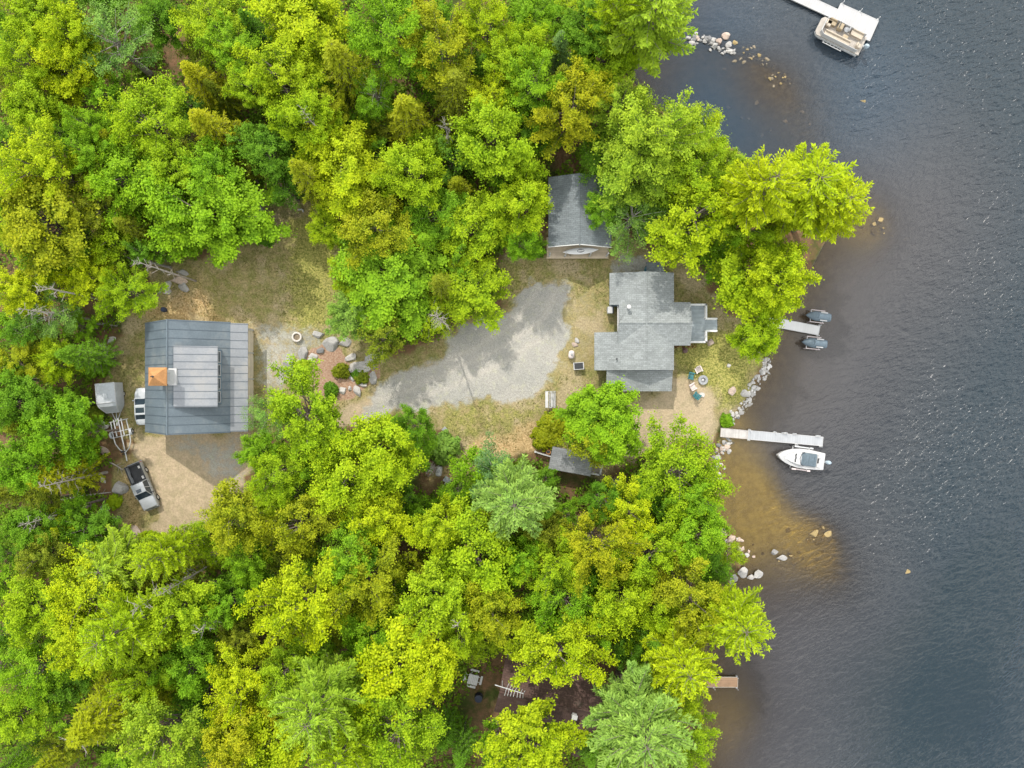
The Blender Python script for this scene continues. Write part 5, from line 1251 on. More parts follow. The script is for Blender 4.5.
mb = MB(); mb.tube([(.25, 2.05, .02), (.25, 2.05, .8)], .05, n=8); mb.lathe([(.16, -.05), (.16, .05)], (.25, 2.05, .1), n=10); mb.build('jack', M_DARK, b_)
mb = MB(); mb.box((0, 2.8, .53), (.13, .3, .11), bev=.03); mb.build('coupler', M_GALV, b_)

# ------------------------------------------------------------------ docks
M_ALU = plank_mat('pale_dock_panels', (0.37, 0.385, 0.40), 0.30, 'x', gap=.22, var=.10)
M_ALUW = plank_mat('white_dock_panels', (0.41, 0.41, 0.41), 0.30, 'x', gap=.18, var=.08)
M_ALU_LIFTED = plank_mat('shade_lifted_dock_panels', (0.66, 0.66, 0.65), 0.30, 'x', gap=.08, var=.05)  # dock white lifted in the colour itself to offset the shade lying there
M_RAMP = plank_mat('grey_ramp_boards', (0.44, 0.42, 0.40), 0.12, 'x', gap=.4)
M_BROWNDECK = plank_mat('brown_dock_boards', (0.42, 0.26, 0.15), 0.14, 'y', gap=.35)
DZ = WL + .42
def dock(name, label, a, b, width, m, zs=DZ, posts=(), frame=M_GALV, cat='dock'):
    A = at(*a, zs); Bp = at(*b, zs); L = (Bp - A).length; ang = math.atan2(Bp.y - A.y, Bp.x - A.x)
    d_ = thing(name, label, cat, ((A.x + Bp.x) / 2, (A.y + Bp.y) / 2, zs), ang)
    mb = MB(); mb.box((0, 0, -.04), (L, width - .12, .07)); mb.build('deck', m, d_)
    mb = MB()
    for s in (-1, 1): mb.box((0, s * (width / 2 - .03), -.06), (L + .02, .06, .16))
    for s in (-1, 1): mb.box((s * (L / 2 + .03), 0, -.06), (.05, width, .155))
    mb.build('edge_frame', frame, d_)
    for px_, py_ in posts:
        mb = MB(); mb.tube([(px_ * L / 2, py_ * (width / 2 + .07), -1.6), (px_ * L / 2, py_ * (width / 2 + .07), .55)], .045, n=8); mb.box((px_ * L / 2, py_ * (width / 2 + .07), -.06), (.18, .14, .14)); mb.build('post', M_GALV, d_)
    return d_, L
d1, L1 = dock('dock', 'long white dock running out from the stony shore above the motorboat', (748, 434.8), (822.5, 441.5), 1.12, M_ALU, posts=((-.98, 1), (-.3, 1), (.0, 1), (.85, 1), (-.98, -1), (.3, -1), (.95, -1)), frame=M_WHITE)
mb = MB()
for x, l in ((-.05, .6), (.22, .4), (.85, .5)): mb.tube([(x * L1 / 2 - l / 2, .62, .05), (x * L1 / 2 - l / 2, .66, .3), (x * L1 / 2 + l / 2, .66, .3), (x * L1 / 2 + l / 2, .62, .05)], .035, n=6)
mb.build('ladder', M_GALV, d1)
A = at(720.5, 432.4, 0); dk_, L2 = dock('dock_ramp', 'weathered grey board ramp joining the shore to the long white dock', (721, 432.4), (747.3, 434.7), 1.10, M_RAMP, zs=DZ + .012, frame=M_WOOD)
dock('dock', 'short bright white dock between the two covered watercraft', (768, 321), (819, 330.7), 1.15, M_ALU_LIFTED, posts=((-.6, 1), (.98, 1), (-.6, -1), (.98, -1)), frame=M_WHITE)
dock('gangway', 'white gangway slanting in from the top edge to the floating platform', (786, -9), (842, 17), 1.30, M_ALUW, frame=M_WHITE, cat='gangway')
pA = at(855.7, 21.8, DZ + .02)
d4, L4 = dock('dock', 'square white floating platform beside the pontoon boat', (836.5, 13.8), (874, 30.5), 2.75, M_ALUW, zs=DZ + .016, posts=((-.95, 1), (.0, 1), (.95, 1)), frame=M_WHITE)
mb = MB()
for x in (-1.6, 0, 1.6): mb.box((x, 0, -.30), (.9, 2.4, .34), bev=.06)
mb.build('float', M_DARK, d4)
dock('dock', 'brown board dock with pale edges under the drooping pine', (690, 682), (737.5, 682.3), 1.25, M_BROWNDECK, posts=((.97, 1), (.97, -1), (.0, 1), (.0, -1)), frame=mat('pale_edge_boards', (.55, .48, .38), .7))

# ------------------------------------------------------------------ boats
M_GEL = mat('white_gelcoat', (0.48, 0.48, 0.475), 0.25, var=0.04, spec=.6)
M_COVER = mat('blue_grey_cover', (0.155, 0.205, 0.24), 0.7, var=0.2, scale=2.5, fine=16, bump=.3)
M_COVER2 = mat('slate_cover', (0.10, 0.135, 0.16), 0.7, var=0.2, scale=2.5, fine=16, bump=.3)
M_VINYL = mat('beige_vinyl', (0.44, 0.38, 0.30), 0.5, var=0.1)
M_TANV = mat('tan_vinyl', (0.36, 0.29, 0.19), 0.5, var=0.12)
M_CARPET = mat('beige_deck_carpet', (0.38, 0.35, 0.31), 0.9, var=0.12, fine=18)
M_MOTOR = mat('grey_blue_motor', (0.36, 0.44, 0.50), 0.35, var=.06)
M_PINKR = mat('pale_lift_rail', (0.60, 0.52, 0.50), 0.6, var=.1)
def outboard(root, x, z, s=1.0):
    mb = MB(); secs = []
    for zz2, rx, ry in ((-.1, .16, .13), (.08, .26, .19), (.35, .30, .22), (.55, .26, .20), (.66, .14, .12)):
        secs.append([(x - .28 * s + rx * s * math.cos(a), ry * s * math.sin(a), z + zz2 * s) for a in [2 * math.pi * j / 12 for j in range(12)]])
    mb.loft(secs); m_ = mb.build('outboard_motor', M_MOTOR, root)
    mb = MB(); mb.box((x - .25 * s, 0, z - .5 * s), (.16 * s, .1 * s, 1.0 * s), bev=.03); mb.box((x - .02, 0, z + .02), (.2, .26, .3), bev=.03); mb.build('motor_leg', M_GREY, m_)

# motorboat: bow along +x of its own frame, bow points left in the photograph
mA = at(776.9, 455, 0.2); mB_ = at(823.4, 461.6, 0.2); LB = (mA - mB_).length
m_ = thing('motorboat', 'white motorboat with dark cockpit cover moored below the long dock', 'motorboat', ((mA.x + mB_.x) / 2, (mA.y + mB_.y) / 2, WL + .5), math.atan2(mA.y - mB_.y, mA.x - mB_.x))
prof = [(-1, .86), (-.7, .93), (-.3, 1.0), (.1, .98), (.4, .86), (.62, .68), (.8, .46), (.92, .24), (1.0, .03)]
secs = []
for u_, wd in prof:
    x = u_ * LB / 2; hb = 1.18 * wd; sh = .62 + .22 * max(0, u_) ** 2; kz = -.25 + .45 * max(0, u_) ** 3
    secs.append([(x, 0, kz), (x, hb * .6, kz + .12), (x, hb * .92, .15), (x, hb, sh - .08), (x, hb * .97, sh), (x, hb * .8, sh + .03), (x, 0, sh + .12 * (1 if u_ > 0 else .3)), (x, -hb * .8, sh + .03), (x, -hb * .97, sh), (x, -hb, sh - .08), (x, -hb * .92, .15), (x, -hb * .6, kz + .12)])
mb = MB(); mb.loft(secs)
mb.build('hull', M_GEL, m_)
mb = MB()                                     # raised cabin front and coamings
mb.loft([[(x, -w_, .60), (x, w_, .60), (x, w_ * .86, z_), (x, -w_ * .86, z_)] for x, w_, z_ in ((.10, .86, 1.02), (.6, .78, 1.0), (1.3, .58, .92), (1.85, .32, .80))], smooth=True)
mb.build('foredeck', M_GEL, m_)
mb = MB(); mb.box((-.85, 0, .80), (1.95, 1.56, .30), bev=.14)
for k in range(3): mb.tube([(-1.5 + k * .65, -.74, .94), (-1.5 + k * .65, 0, .985), (-1.5 + k * .65, .74, .94)], .02, n=5)
mb.build('cockpit_cover', M_COVER2, m_)
mb = MB(); mb.loft([[(x, y, .66), (x + .04, y, .66), (x - .02, y, .84), (x - .06, y, .84)] for y, x in ((-.84, -.2), (-.6, .16), (0, .30), (.6, .16), (.84, -.2))], smooth=False); o = mb.build('windscreen', M_GLASS, m_); o.location.z = .22
for x, y, a_ in ((.75, .0, 0), (.78, .34, .2), (.78, -.34, -.2)):
    mb = MB(); mb.box((x, y, .985), (.16, .34, .03), bev=.012, rz=a_); mb.build('hatch', M_DARK, m_)
mb = MB(); mb.tube([(2.2, 0, .97), (1.7, .55, 1.0), (1.0, .85, .98)], .02, n=5); mb.tube([(2.2, 0, .97), (1.7, -.55, 1.0), (1.0, -.85, .98)], .02, n=5); mb.box((1.95, 0, .84), (.2, .06, .06), bev=.02); mb.build('bow_rail', M_GALV, m_)
for y in (-.55, .55):
    mb = MB(); mb.box((-2.15, y, .72), (.38, .5, .12), bev=.05); mb.build('stern_seat', M_GEL, m_)
mb = MB(); mb.box((-2.05, 0, .70), (.18, .6, .1), bev=.03); mb.build('hatch', M_DARK, m_)
outboard(m_, -LB / 2 - .05, .55, 1.1)
lf = thing('boat_lift', 'pale boat lift rails cradling the white motorboat', 'boat lift', m_.location, m_.rotation_euler.z)
for s in (-1, 1):
    mb = MB(); mb.box((-.3, s * 1.34, .28), (2.2, .16, .12), bev=.03)
    for x in (-1.3, .7): mb.tube([(x, s * 1.36, -2.0), (x, s * 1.36, .42)], .05, n=8)
    mb.box((.6, s * 1.36, .43), (.5, .2, .06), bev=.02); mb.box((-1.2, s * 1.36, .43), (.4, .2, .06), bev=.02); mb.build('side_rail', M_PINKR if s > 0 else M_GALV, lf)
mb = MB()
for x in (-1.3, .7): mb.box((x, 0, -.5), (.12, 2.75, .12))
mb.box((-.3, 0, -.56), (2.1, .12, .10))
mb.build('cross_beam', M_GALV, lf)

# pontoon boat
pa = (at(818.5, 24.5, .3) + at(862.5, 46.5, .3)) / 2; dv = at(818.5, 24.5, .3) - at(862.5, 46.5, .3); LP = dv.length
p_ = thing('pontoon_boat', 'beige pontoon boat with open seating moored at the floating platform', 'pontoon boat', (pa.x, pa.y, WL + .45), math.atan2(dv.y, dv.x))
for s in (-1, 1):
    mb = MB(); mb.tube([(-LP / 2 + .1, s * .85, .12), (LP / 2 - .7, s * .85, .12), (LP / 2 - .25, s * .85, .22), (LP / 2 - .05, s * .85, .36)], [.33, .33, .24, .06], n=14); mb.build('pontoon', M_GALV, p_)
mb = MB(); W = 1.18
mb.prism([(-LP / 2, -W), (LP / 2 - .3, -W), (LP / 2, -W + .35), (LP / 2, W - .35), (LP / 2 - .3, W), (-LP / 2, W)], .46, .58); mb.build('deck', M_CARPET, p_)
mb = MB()
def fence(pts):
    for a, b2 in zip(pts, pts[1:]):
        a = Vector((*a, 0)); b2 = Vector((*b2, 0)); q = (a + b2) / 2; ang = math.atan2(b2.y - a.y, b2.x - a.x)
        mb.box((q.x, q.y, .88), ((b2 - a).length, .05, .56), rz=ang); mb.tube([(a.x, a.y, 1.19), (b2.x, b2.y, 1.19)], .035, n=6)
fence([(-LP / 2 + .5, W - .08), (LP / 2 - .95, W - .08), (LP / 2 - .55, W - .4)]); fence([(LP / 2 - .55, -W + .4), (LP / 2 - .95, -W + .08), (-LP / 2 + .3, -W + .08)]); fence([(LP / 2 - .55, W - .4), (LP / 2 - .55, -W + .4)])
mb.build('fence_panel', M_WHITE, p_)
def seat(nm, pts, w, m, hgt=.42):
    mb = MB()
    for a, b2 in zip(pts, pts[1:]):
        a = Vector((*a, 0)); b2 = Vector((*b2, 0)); q = (a + b2) / 2; L = (b2 - a).length; ang = math.atan2(b2.y - a.y, b2.x - a.x); nrm = Vector((-math.sin(ang), math.cos(ang), 0))
        mb.box((q.x, q.y, .58 + hgt / 2), (L, w, hgt), bev=.06, rz=ang); c2 = q + nrm * w * .48; mb.box((c2.x, c2.y, .58 + hgt * .9), (L, .17, hgt * 1.2), bev=.06, rz=ang)
    return mb.build(nm, m, p_)
seat('side_bench', [(LP / 2 - 1.0, W - .42), (-1.35, W - .42)], .55, M_VINYL)
seat('bow_bench', [(1.2, -W + .42), (LP / 2 - .85, -W + .42)][::1], -.55, M_TANV); seat('bow_bench', [(LP / 2 - .95, -W + .4), (LP / 2 - .95, -.1)], -.5, M_VINYL)
seat('rear_bench', [(-LP / 2 + .55, W - .55), (-LP / 2 + .55, .1)], .5, M_VINYL); seat('rear_bench', [(-LP / 2 + .6, -W + .42), (-.95, -W + .42)], -.62, M_VINYL)
mb = MB(); mb.box((.55, -.62, .92), (.62, .75, .66), bev=.08); mb.box((.75, -.62, 1.35), (.05, .7, .3), 1, ry=.5); cs = mb.build('console', [M_TANV, M_GLASS], p_)
mb = MB(); M = Matrix.Translation((.18, -.62, 1.22)) @ Matrix.Rotation(R_(65), 4, 'Y')
mb.tube([M @ Vector((.2 * math.cos(a), .2 * math.sin(a), 0)) for a in [2 * math.pi * j / 16 for j in range(17)]], .025, n=6); mb.tube([M @ Vector((-.2, 0, 0)), M @ Vector((.2, 0, 0))], .02, n=5); mb.build('steering_wheel', M_DARK, cs)
mb = MB(); mb.lathe([(.3, 0), (.31, .12), (.24, .15), (.0, .15)], (-.25, -.6, .98), n=16); mb.box((-.50, -.6, 1.28), (.14, .5, .5), bev=.06); mb.tube([(-.25, -.6, .58), (-.25, -.6, .98)], .07, n=8); mb.build('captain_chair', M_GREY, p_)
mb = MB(); mb.box((-.5, .22, 1.08), (.62, .46, .05), bev=.02); mb.tube([(-.5, .22, .58), (-.5, .22, 1.06)], .05, n=8); mb.build('table', M_TANV, p_)
outboard(p_, -LP / 2 - .05, .55, 1.05)
mb = MB()
for y in (-1.5, -1.62): pass
mb.tube([(1.6, W + .45, .5), (-.9, W + .45, .5)], .05, n=6)
for k in range(6): mb.tube([(1.5 - k * .46, W + .08, .5), (1.5 - k * .46, W + .45, .5)], .04, n=6)
mb.build('side_step', M_WHITE, p_)

# covered personal watercraft on their lifts
def watercraft(px, py, ang, label, lab2):
    q = at(px, py, .2); r_ = thing('personal_watercraft', label, 'jet ski', (q.x, q.y, WL + .8), ang, 'covered watercraft at the short dock')
    secs = []
    for x, hb, zt in ((-1.5, .44, .40), (-1.1, .54, .45), (-.3, .58, .50), (.4, .56, .50), (.95, .40, .46), (1.3, .20, .42), (1.5, .03, .40)):
        secs.append([(x, hb * math.cos(a), zt * .5 + zt * .5 * math.sin(a)) for a in [2 * math.pi * j / 12 for j in range(12)]])
    mb = MB(); mb.loft(secs); mb.build('hull', M_COVER2, r_)
    secs = []
    for x, hb, zt in ((-1.42, .34, .48), (-1.2, .38, .72), (-.5, .36, .80), (-.2, .38, .78), (.15, .44, 1.0), (.45, .44, .98), (.8, .34, .72), (1.2, .18, .52), (1.4, .06, .44)):
        secs.append([(x, hb * math.cos(a), .30 + (zt - .30) * max(0, math.sin(a)) ** .7) for a in [math.pi * j / 10 for j in range(11)]])
    mb = MB(); mb.loft(secs); cv = mb.build('cover', M_COVER, r_)
    mb = MB()
    for s in (-1, 1): mb.box((-.55, s * .47, .50), (.85, .15, .05), bev=.02)
    mb.build('side_pad', M_WHITE, r_)
    mb = MB(); mb.tube([(.35, -.36, 1.0), (.25, 0, 1.06), (.35, .36, 1.0)], .035, n=6); mb.build('handlebar', M_COVER2, cv)
    l_ = thing('watercraft_lift', lab2, 'boat lift', (q.x, q.y, WL + .55), ang, 'lifts of the covered watercraft')
    for s in (-1, 1):
        mb = MB(); mb.box((.05, s * .72, .34), (1.7, .10, .10), bev=.02)
        for x in (-.7, .8): mb.tube([(x, s * .72, -1.5), (x, s * .72, .36)], .045, n=8)
        mb.build('side_rail', M_PINKR, l_)
    mb = MB()
    for x in (-.7, .8): mb.box((x, 0, .18), (.10, 1.45, .08))
    mb.box((.05, 0, .14), (1.6, .10, .08)); mb.build('cross_beam', M_GALV, l_)
watercraft(818.0, 316.4, R_(180 - 7), 'covered blue-grey watercraft above the short white dock', 'pale lift under the watercraft above the short white dock')
watercraft(814.0, 343.0, R_(180 - 6), 'covered blue-grey watercraft below the short white dock', 'pale lift under the watercraft below the short white dock')

cq = at(688.5, 252, .25)
cn_ = thing('canoe', 'teal canoe lying upside down between two maple crowns', 'canoe', (cq.x, cq.y, .30), R_(-3))
mb = MB(); secs = hull_loft(3.4, .92, .42, deck=False); mb.loft([[(x, y, -z) for x, y, z in s2] for s2 in secs]); o = mb.build('hull', M_TEAL, cn_); o.location.z = .25
mb = MB(); mb.tube([(-1.68, 0, .10), (-.8, 0, .255), (.8, 0, .255), (1.68, 0, .10)], .03, n=6); mb.build('keel', M_TEAL, cn_)

# ------------------------------------------------------------------ things about the yard
M_CHAIR = mat('pink_white_chair', (0.66, 0.58, 0.55), 0.6)
def lounge_chair(px, py, ang, m, label):
    q = at(px, py, .5); r_ = thing('garden_chair', label, 'chair', (q.x, q.y, 0), ang, 'garden chairs round the fire ring')
    mb = MB()
    for k in range(5): mb.box((-.24 + k * .12, -.02, .36), (.1, .52, .03), rx=.12)
    mb.build('seat', m, r_)
    mb = MB()
    for k in range(5): mb.box((-.24 + k * .12, -.40, .66), (.1, .04, .68 + .06 * (2 - abs(k - 2))), rx=.32)
    mb.build('backrest', m, r_)
    for s in (-1, 1):
        mb = MB(); mb.box((s * .36, -.05, .56), (.13, .7, .03), bev=.008); mb.build('armrest', m, r_)
        for y in (.22, -.28):
            mb = MB(); mb.box((s * .33, y, .27), (.05, .09, .54)); mb.build('leg', m, r_)
lounge_chair(699, 370.3, R_(205), M_CHAIR, 'pinkish white garden chair above the round fire ring')
lounge_chair(692, 376, R_(255), M_TEAL, 'teal garden chair left of the round fire ring')
lounge_chair(693.5, 386.5, R_(300), M_CHAIR, 'pinkish white garden chair lower left of the round fire ring')
lounge_chair(697.5, 395.3, R_(325), M_TEAL, 'teal garden chair lowest of the four round the fire ring')
q = at(703.2, 380, .3); f = thing('fire_ring', 'round grey fire ring with white ash in the middle, among four chairs', 'fire pit', (q.x, q.y, 0))
mb = MB(); mb.lathe([(.28, .02), (.28, .34), (.56, .38), (.58, .34), (.56, .0)], n=24, cap=False); mb.build('ring', M_GREY, f)
mb = MB(); mb.lathe([(.0, .0), (.27, .0), (.24, .12), (.12, .24), (.0, .28)], n=16, cap=False); mb.build('ash', M_WHITE, f)
q = at(297, 337, .2); f = thing('planter_ring', 'round pale concrete ring standing on the gravel above the mulch bed', 'planter', (q.x, q.y, 0))
mb = MB(); mb.lathe([(.40, .03), (.40, .36), (.44, .40), (.56, .40), (.60, .36), (.60, 0)], n=28, cap=False); mb.build('ring', mat('pale_concrete', (.58, .54, .49), .85, bump=.3), f)
mb = MB(); mb.lathe([(.0, .2), (.2, .22), (.40, .18), (.40, .02)], n=20, cap=False); mb.build('soil', mat('soil', (.20, .16, .11), .95, var=.4, fine=14), f)
q = at(612.3, 309.5, 1.0); f = thing('heat_pump', 'white heat pump unit standing against the left wall of the house', 'heat pump', (11.65, 8.78, 0))
mb = MB(); mb.box((0, 0, .95), (.62, .78, .8), bev=.04); mb.build('casing', M_WHITE, f)
mb = MB(); mb.box((.36, 0, .95), (.10, .74, .86), bev=.02); mb.build('back_panel', M_DARK, f); mb = MB(); mb.lathe([(.0, 0), (.26, 0), (.28, .03), (.22, .04)], n=20, M=Matrix.Translation((-.312, 0, .95)) @ Matrix.Rotation(R_(-90), 4, 'Y')); mb.build('fan_grille', M_GREY, f)
mb = MB()
for x in (-.22, .22):
    for y in (-.3, .3): mb.box((x, y, .28), (.07, .07, .56))
mb.build('stand', M_GREY, f)
def tank(px, py, L, rad, ang, label, m=M_WHITE, cat='tank', nm='gas_tank'):
    q = at(px, py, .6); f = thing(nm, label, cat, (q.x, q.y, 0), ang)
    mb = MB(); M = Matrix.Translation((0, 0, rad + .18)) @ Matrix.Rotation(R_(90), 4, 'Y')
    mb.lathe([(.02, -L / 2), (rad * .6, -L / 2 + .06), (rad * .93, -L / 2 + .18), (rad, -L / 2 + .32), (rad, L / 2 - .32), (rad * .93, L / 2 - .18), (rad * .6, L / 2 - .06), (.02, L / 2)], n=20, M=M); mb.build('cylinder', m, f)
    mb = MB(); mb.lathe([(.14, 0), (.14, .16), (.1, .2)], (0, 0, 2 * rad + .16), n=12); mb.build('valve_dome', M_GREY, f)
    mb = MB()
    for x in (-L * .3, L * .3): mb.box((x, 0, .14), (.1, rad * 1.5, .3))
    mb.build('foot', M_GREY, f)
tank(571.5, 354.5, 1.05, .36, R_(84), 'short pinkish white tank beside the gravel left of the house', M_CHAIR)
tank(439, 471, 1.35, .38, R_(84), 'white rounded tank under the trees at the bottom of the lawn')
q = at(578.5, 366, .5); f = thing('storage_bin', 'dark lidded bin with pale rim half under the round maple', 'bin', (q.x, q.y, 0), R_(4))
mb = MB(); mb.box((0, 0, .4), (1.15, .8, .76), bev=.04); mb.build('bin_body', M_GREY, f); mb = MB(); mb.box((0, 0, .81), (1.0, .7, .07), bev=.02); mb.build('lid', M_DARK, f); mb = MB()
for x in (-.58, .58): mb.box((x, 0, .79), (.08, .86, .06))
for y in (-.4, .4): mb.box((0, y, .79), (1.08, .06, .058))
mb.build('rim', M_WHITE, f)
# white swing seat
q = at(550.6, 399.5, .7); f = thing('swing_seat', 'white slatted swing seat with canopy bar left of the round maple', 'swing', (q.x, q.y, 0), 0)
mb = MB()
for k in range(6): mb.box((.05 + k * .1, 0, .5), (.08, 1.75, .03))
mb.build('seat', M_WHITE, f)
mb = MB()
for k in range(9): mb.box((-.12, -.8 + k * .2, .82), (.03, .15, .6), ry=-.2)
mb.box((-.19, 0, 1.13), (.06, 1.8, .07)); mb.build('backrest', M_WHITE, f)
mb = MB()
for s in (-1, 1):
    mb.tube([(-.6, s * .96, 0), (-.02, s * .96, 1.7)], .05, n=6); mb.tube([(.65, s * .96, 0), (.02, s * .96, 1.7)], .05, n=6); mb.box((.2, s * .96, .72), (.7, .07, .05))
mb.tube([(0, -1.0, 1.7), (0, 1.0, 1.7)], .05, n=6); mb.build('frame', M_WHITE, f)
mb = MB(); mb.box((-.5, 0, 1.45), (.34, 1.9, .04), ry=.1); mb.build('canopy', M_WHITE, f)
mb = MB()
for s in (-1, 1): mb.tube([(.1, s * .8, .55), (0, s * .8, 1.68)], .012, n=4)
mb.build('chain', M_GREY, f)
# white fence beside the shed
A = at(535.5, 451.5, .6); Bq = at(552, 456.5, .6); q = (A + Bq) / 2; f = thing('fence', 'short white board fence left of the little shed', 'fence', (q.x, q.y, 0), math.atan2(Bq.y - A.y, Bq.x - A.x)); L = (Bq - A).length
mb = MB()
for k in range(9): mb.box((-L / 2 + .1 + k * (L - .2) / 8, 0, .5), (.16, .03, .95))
mb.build('board', M_WHITE, f)
mb = MB(); mb.box((0, -.05, .9), (L, .10, .1)); mb.box((0, -.04, .25), (L, .05, .09)); mb.build('rail', M_WHITE, f)
for s in (-1, 1):
    mb = MB(); mb.box((s * (L / 2 + .06), 0, .6), (.14, .14, 1.2)); mb.box((s * (L / 2 + .06), 0, 1.22), (.19, .19, .05)); mb.build('post', M_WHITE, f)
q = at(548.5, 452, .3); f = thing('flower_pot', 'small terracotta pot between the white fence and the shed', 'flower pot', (q.x, q.y, 0))
mb = MB(); mb.lathe([(.16, 0), (.24, .36), (.28, .37), (.28, .44), (.23, .44), (.2, .36)], n=16, cap=False); mb.build('pot', M_COPPER, f); mb = MB(); mb.lathe([(0, .36), (.2, .35)], n=12, cap=False); mb.build('soil', M_DARK, f)
# chairs by the wood edge and the cart
def yard_chair(px, py, ang, m, label):
    q = at(px, py, .4); r_ = thing('garden_chair', label, 'chair', (q.x, q.y, 0), ang)
    mb = MB(); mb.box((0, .05, .42), (.55, .55, .05), bev=.015); mb.build('seat', m, r_)
    mb = MB(); mb.box((0, -.26, .75), (.55, .05, .6), rx=.25, bev=.015); mb.build('backrest', m, r_)
    for sx in (-1, 1):
        for y in (.28, -.2): mb = MB(); mb.box((sx * .24, y, .2), (.05, .05, .4)); mb.build('leg', m, r_)
yard_chair(445, 430, R_(40), M_GREY, 'grey garden chair at the wood edge below the driveway end')
yard_chair(438, 438.5, R_(120), M_WHITE, 'white garden chair at the wood edge above the pale shrub')
q = at(444.5, 484.5, .4); f = thing('garden_cart', 'small grey garden cart with long handle below the white tank', 'cart', (q.x, q.y, 0), R_(-32))
mb = MB(); mb.loft([[(-.45, .3, .55), (.45, .3, .55), (.45, 1.0, .55), (-.45, 1.0, .55)], [(-.32, .42, .3), (.32, .42, .3), (.32, .88, .3), (-.32, .88, .3)]], smooth=False); mb.build('tray', M_GREY, f)
mb = MB(); mb.tube([(0, .4, .5), (0, -.95, .62)], .05, n=6); mb.tube([(-.22, -.95, .62), (.22, -.95, .62)], .04, n=6); mb.build('handle', M_GALV, f)
for sx in (-1, 1): wheel(f, sx * .45, .68, .2, .09)
# picnic table with four benches
q = at(473, 679.5, .7); f = thing('picnic_table', 'square white picnic table with benches on the brown clearing', 'picnic table', (q.x, q.y, 0), R_(-14))
mb = MB()
for k in range(6): mb.box((-.5 + k * .2, 0, .75), (.185, 1.2, .04))
mb.build('tabletop', M_WHITE, f)
for a in range(4):
    M = Matrix.Rotation(R_(90 * a), 4, 'Z')
    mb = MB(); mb.box((.98, 0, .45), (.26, 1.05, .04), M=M); mb.box((.55, .3, .4), (.9, .06, .07), M=M); mb.box((.55, -.3, .4), (.9, .06, .07), M=M); mb.build('bench', M_WHITE, f)
    mb = MB(); mb.box((.42, .42, .36), (.09, .09, .72), M=M); mb.build('leg', M_WHITE, f)
# odds and ends
def barrel(px, py, r_, hh, m, label, nm='barrel', cat='barrel'):
    q = at(px, py, hh); f = thing(nm, label, cat, (q.x, q.y, 0))
    mb = MB(); mb.lathe([(r_ * .93, 0), (r_, hh * .15), (r_ * 1.04, hh * .33), (r_, hh * .5), (r_ * 1.04, hh * .67), (r_, hh * .85), (r_ * .95, hh)], n=18); mb.build('drum', m, f)
    mb = MB(); mb.lathe([(r_ * .97, hh), (r_ * .97, hh + .04), (r_ * .85, hh + .04), (r_ * .85, hh + .005)], n=18, cap=False); mb.build('rim', M_DARK, f)
barrel(600.5, 685, .5, .95, M_TEAL, 'teal barrel at the right end of the brown roof')
barrel(163, 309.5, .3, .5, mat('navy_plastic', (.03, .045, .09), .5), 'small navy tub on the grass above the garage', 'tub', 'tub')
q = at(685, 350.5, .8); f = thing('grill', 'dark kettle grill on the lawn at the inner corner of the house', 'grill', (q.x, q.y, 0))
mb = MB(); mb.lathe([(.02, .55), (.2, .6), (.32, .78), (.33, .82)], n=18, cap=False); mb.build('bowl', M_DARK, f); mb = MB(); mb.lathe([(.335, .83), (.3, .98), (.15, 1.07), (.03, 1.1)], n=18, cap=False); mb.build('lid', mat('brown_enamel', (.10, .05, .045), .3), f)
for a in range(3): mb = MB(); mb.tube([(.15 * math.cos(a * 2.1), .15 * math.sin(a * 2.1), .6), (.35 * math.cos(a * 2.1), .35 * math.sin(a * 2.1), 0)], .02, n=5); mb.build('leg', M_GREY, f)
fl = np.random.RandomState(9); fx, fy = at(682, 346.3).xy; n = 160
cm = cards('flower_border', np.column_stack([fx + fl.uniform(-1.5, 1.7, n), fy + fl.normal(size=n) * .16, fl.uniform(.1, .5, n)]), np.array([0, 0, 1.]) + fl.normal(size=(n, 3)) * .4, .14, fl.rand(n), fl); cm.materials.append(M_LEAF)
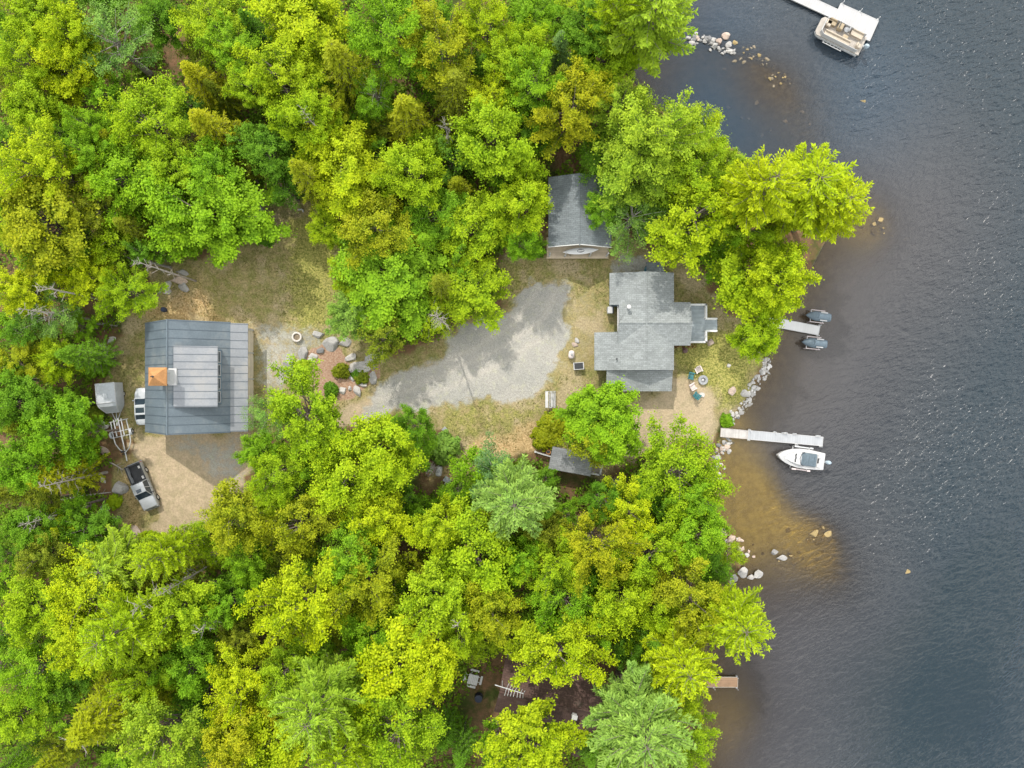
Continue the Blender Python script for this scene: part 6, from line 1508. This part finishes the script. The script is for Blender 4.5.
o = bpy.data.objects.new('flower_border', cm); COL.objects.link(o); o.color = (.22, .07, .05, 1); tag(o, 'red flower border along the house wall under the lake gable', 'flowers', kind='stuff')
q = at(302, 210.5, .1); f = thing('drain_pipe', 'short white bent pipe lying on the grass at the top of the yard', 'pipe', (q.x, q.y, 0))
mb = MB(); mb.tube([(-.35, .1, .12), (.0, .12, .12), (.12, .06, .12), (.14, -.2, .12)], .1, n=10); mb.build('tube', M_WHITE, f); mb = MB(); mb.tube([(-.42, .098, .12), (-.33, .1, .12)], .13, n=12); mb.build('collar', M_WHITE, f)
barrel(478.5, 699, .48, .9, mat('dark_navy_plastic', (.02, .03, .06), .5), 'dark navy barrel just below the picnic table')
# fallen logs
def log(px, py, px2, py2, r_, label, m=M_GREYBARK):
    a = at(px, py); b2 = at(px2, py2); f = thing('fallen_log', label, 'log', (a.x, a.y, 0)); d = b2 - a
    mb = MB(); mb.tube([(0, 0, r_ + .05), (d.x * .5, d.y * .5 + .1, r_ + .12), (d.x, d.y, r_ + .1)], [r_, r_ * .85, r_ * .5], n=8); mb.build('trunk', m, f)
    mb = MB()
    for k in range(9):
        t_ = rk.uniform(.3, 1); an_ = math.atan2(d.y, d.x) + rk.choice((-1, 1)) * rk.uniform(.5, 1.2); l_ = rk.uniform(.4, 1.3); mb.tube([(d.x * t_, d.y * t_, r_), (d.x * t_ + math.cos(an_) * l_, d.y * t_ + math.sin(an_) * l_, r_ + rk.uniform(0, .4))], [.035, .012], n=4)
    mb.build('branch', m, f)
log(95, 324, 118, 326, .16, 'grey fallen log above the large pale boulder left of the garage'); log(172, 268, 128, 258, .16, 'whitish fallen trunk left of the boulder pile above the garage')
log(130, 303, 70, 290, .14, 'grey fallen trunk with branches in the wood upper left of the garage'); log(84, 408, 96, 433, .1, 'thin pale log left of the enclosed trailer nose'); log(97, 412, 99, 432, .08, 'thin pale pole beside the boulder left of the boat trailer')
log(60, 500, 112, 492, .12, 'grey fallen trunk left of the pickup, lower of two'); log(110, 462, 124, 470, .09, 'short fallen branch between the boat trailer and the pickup')
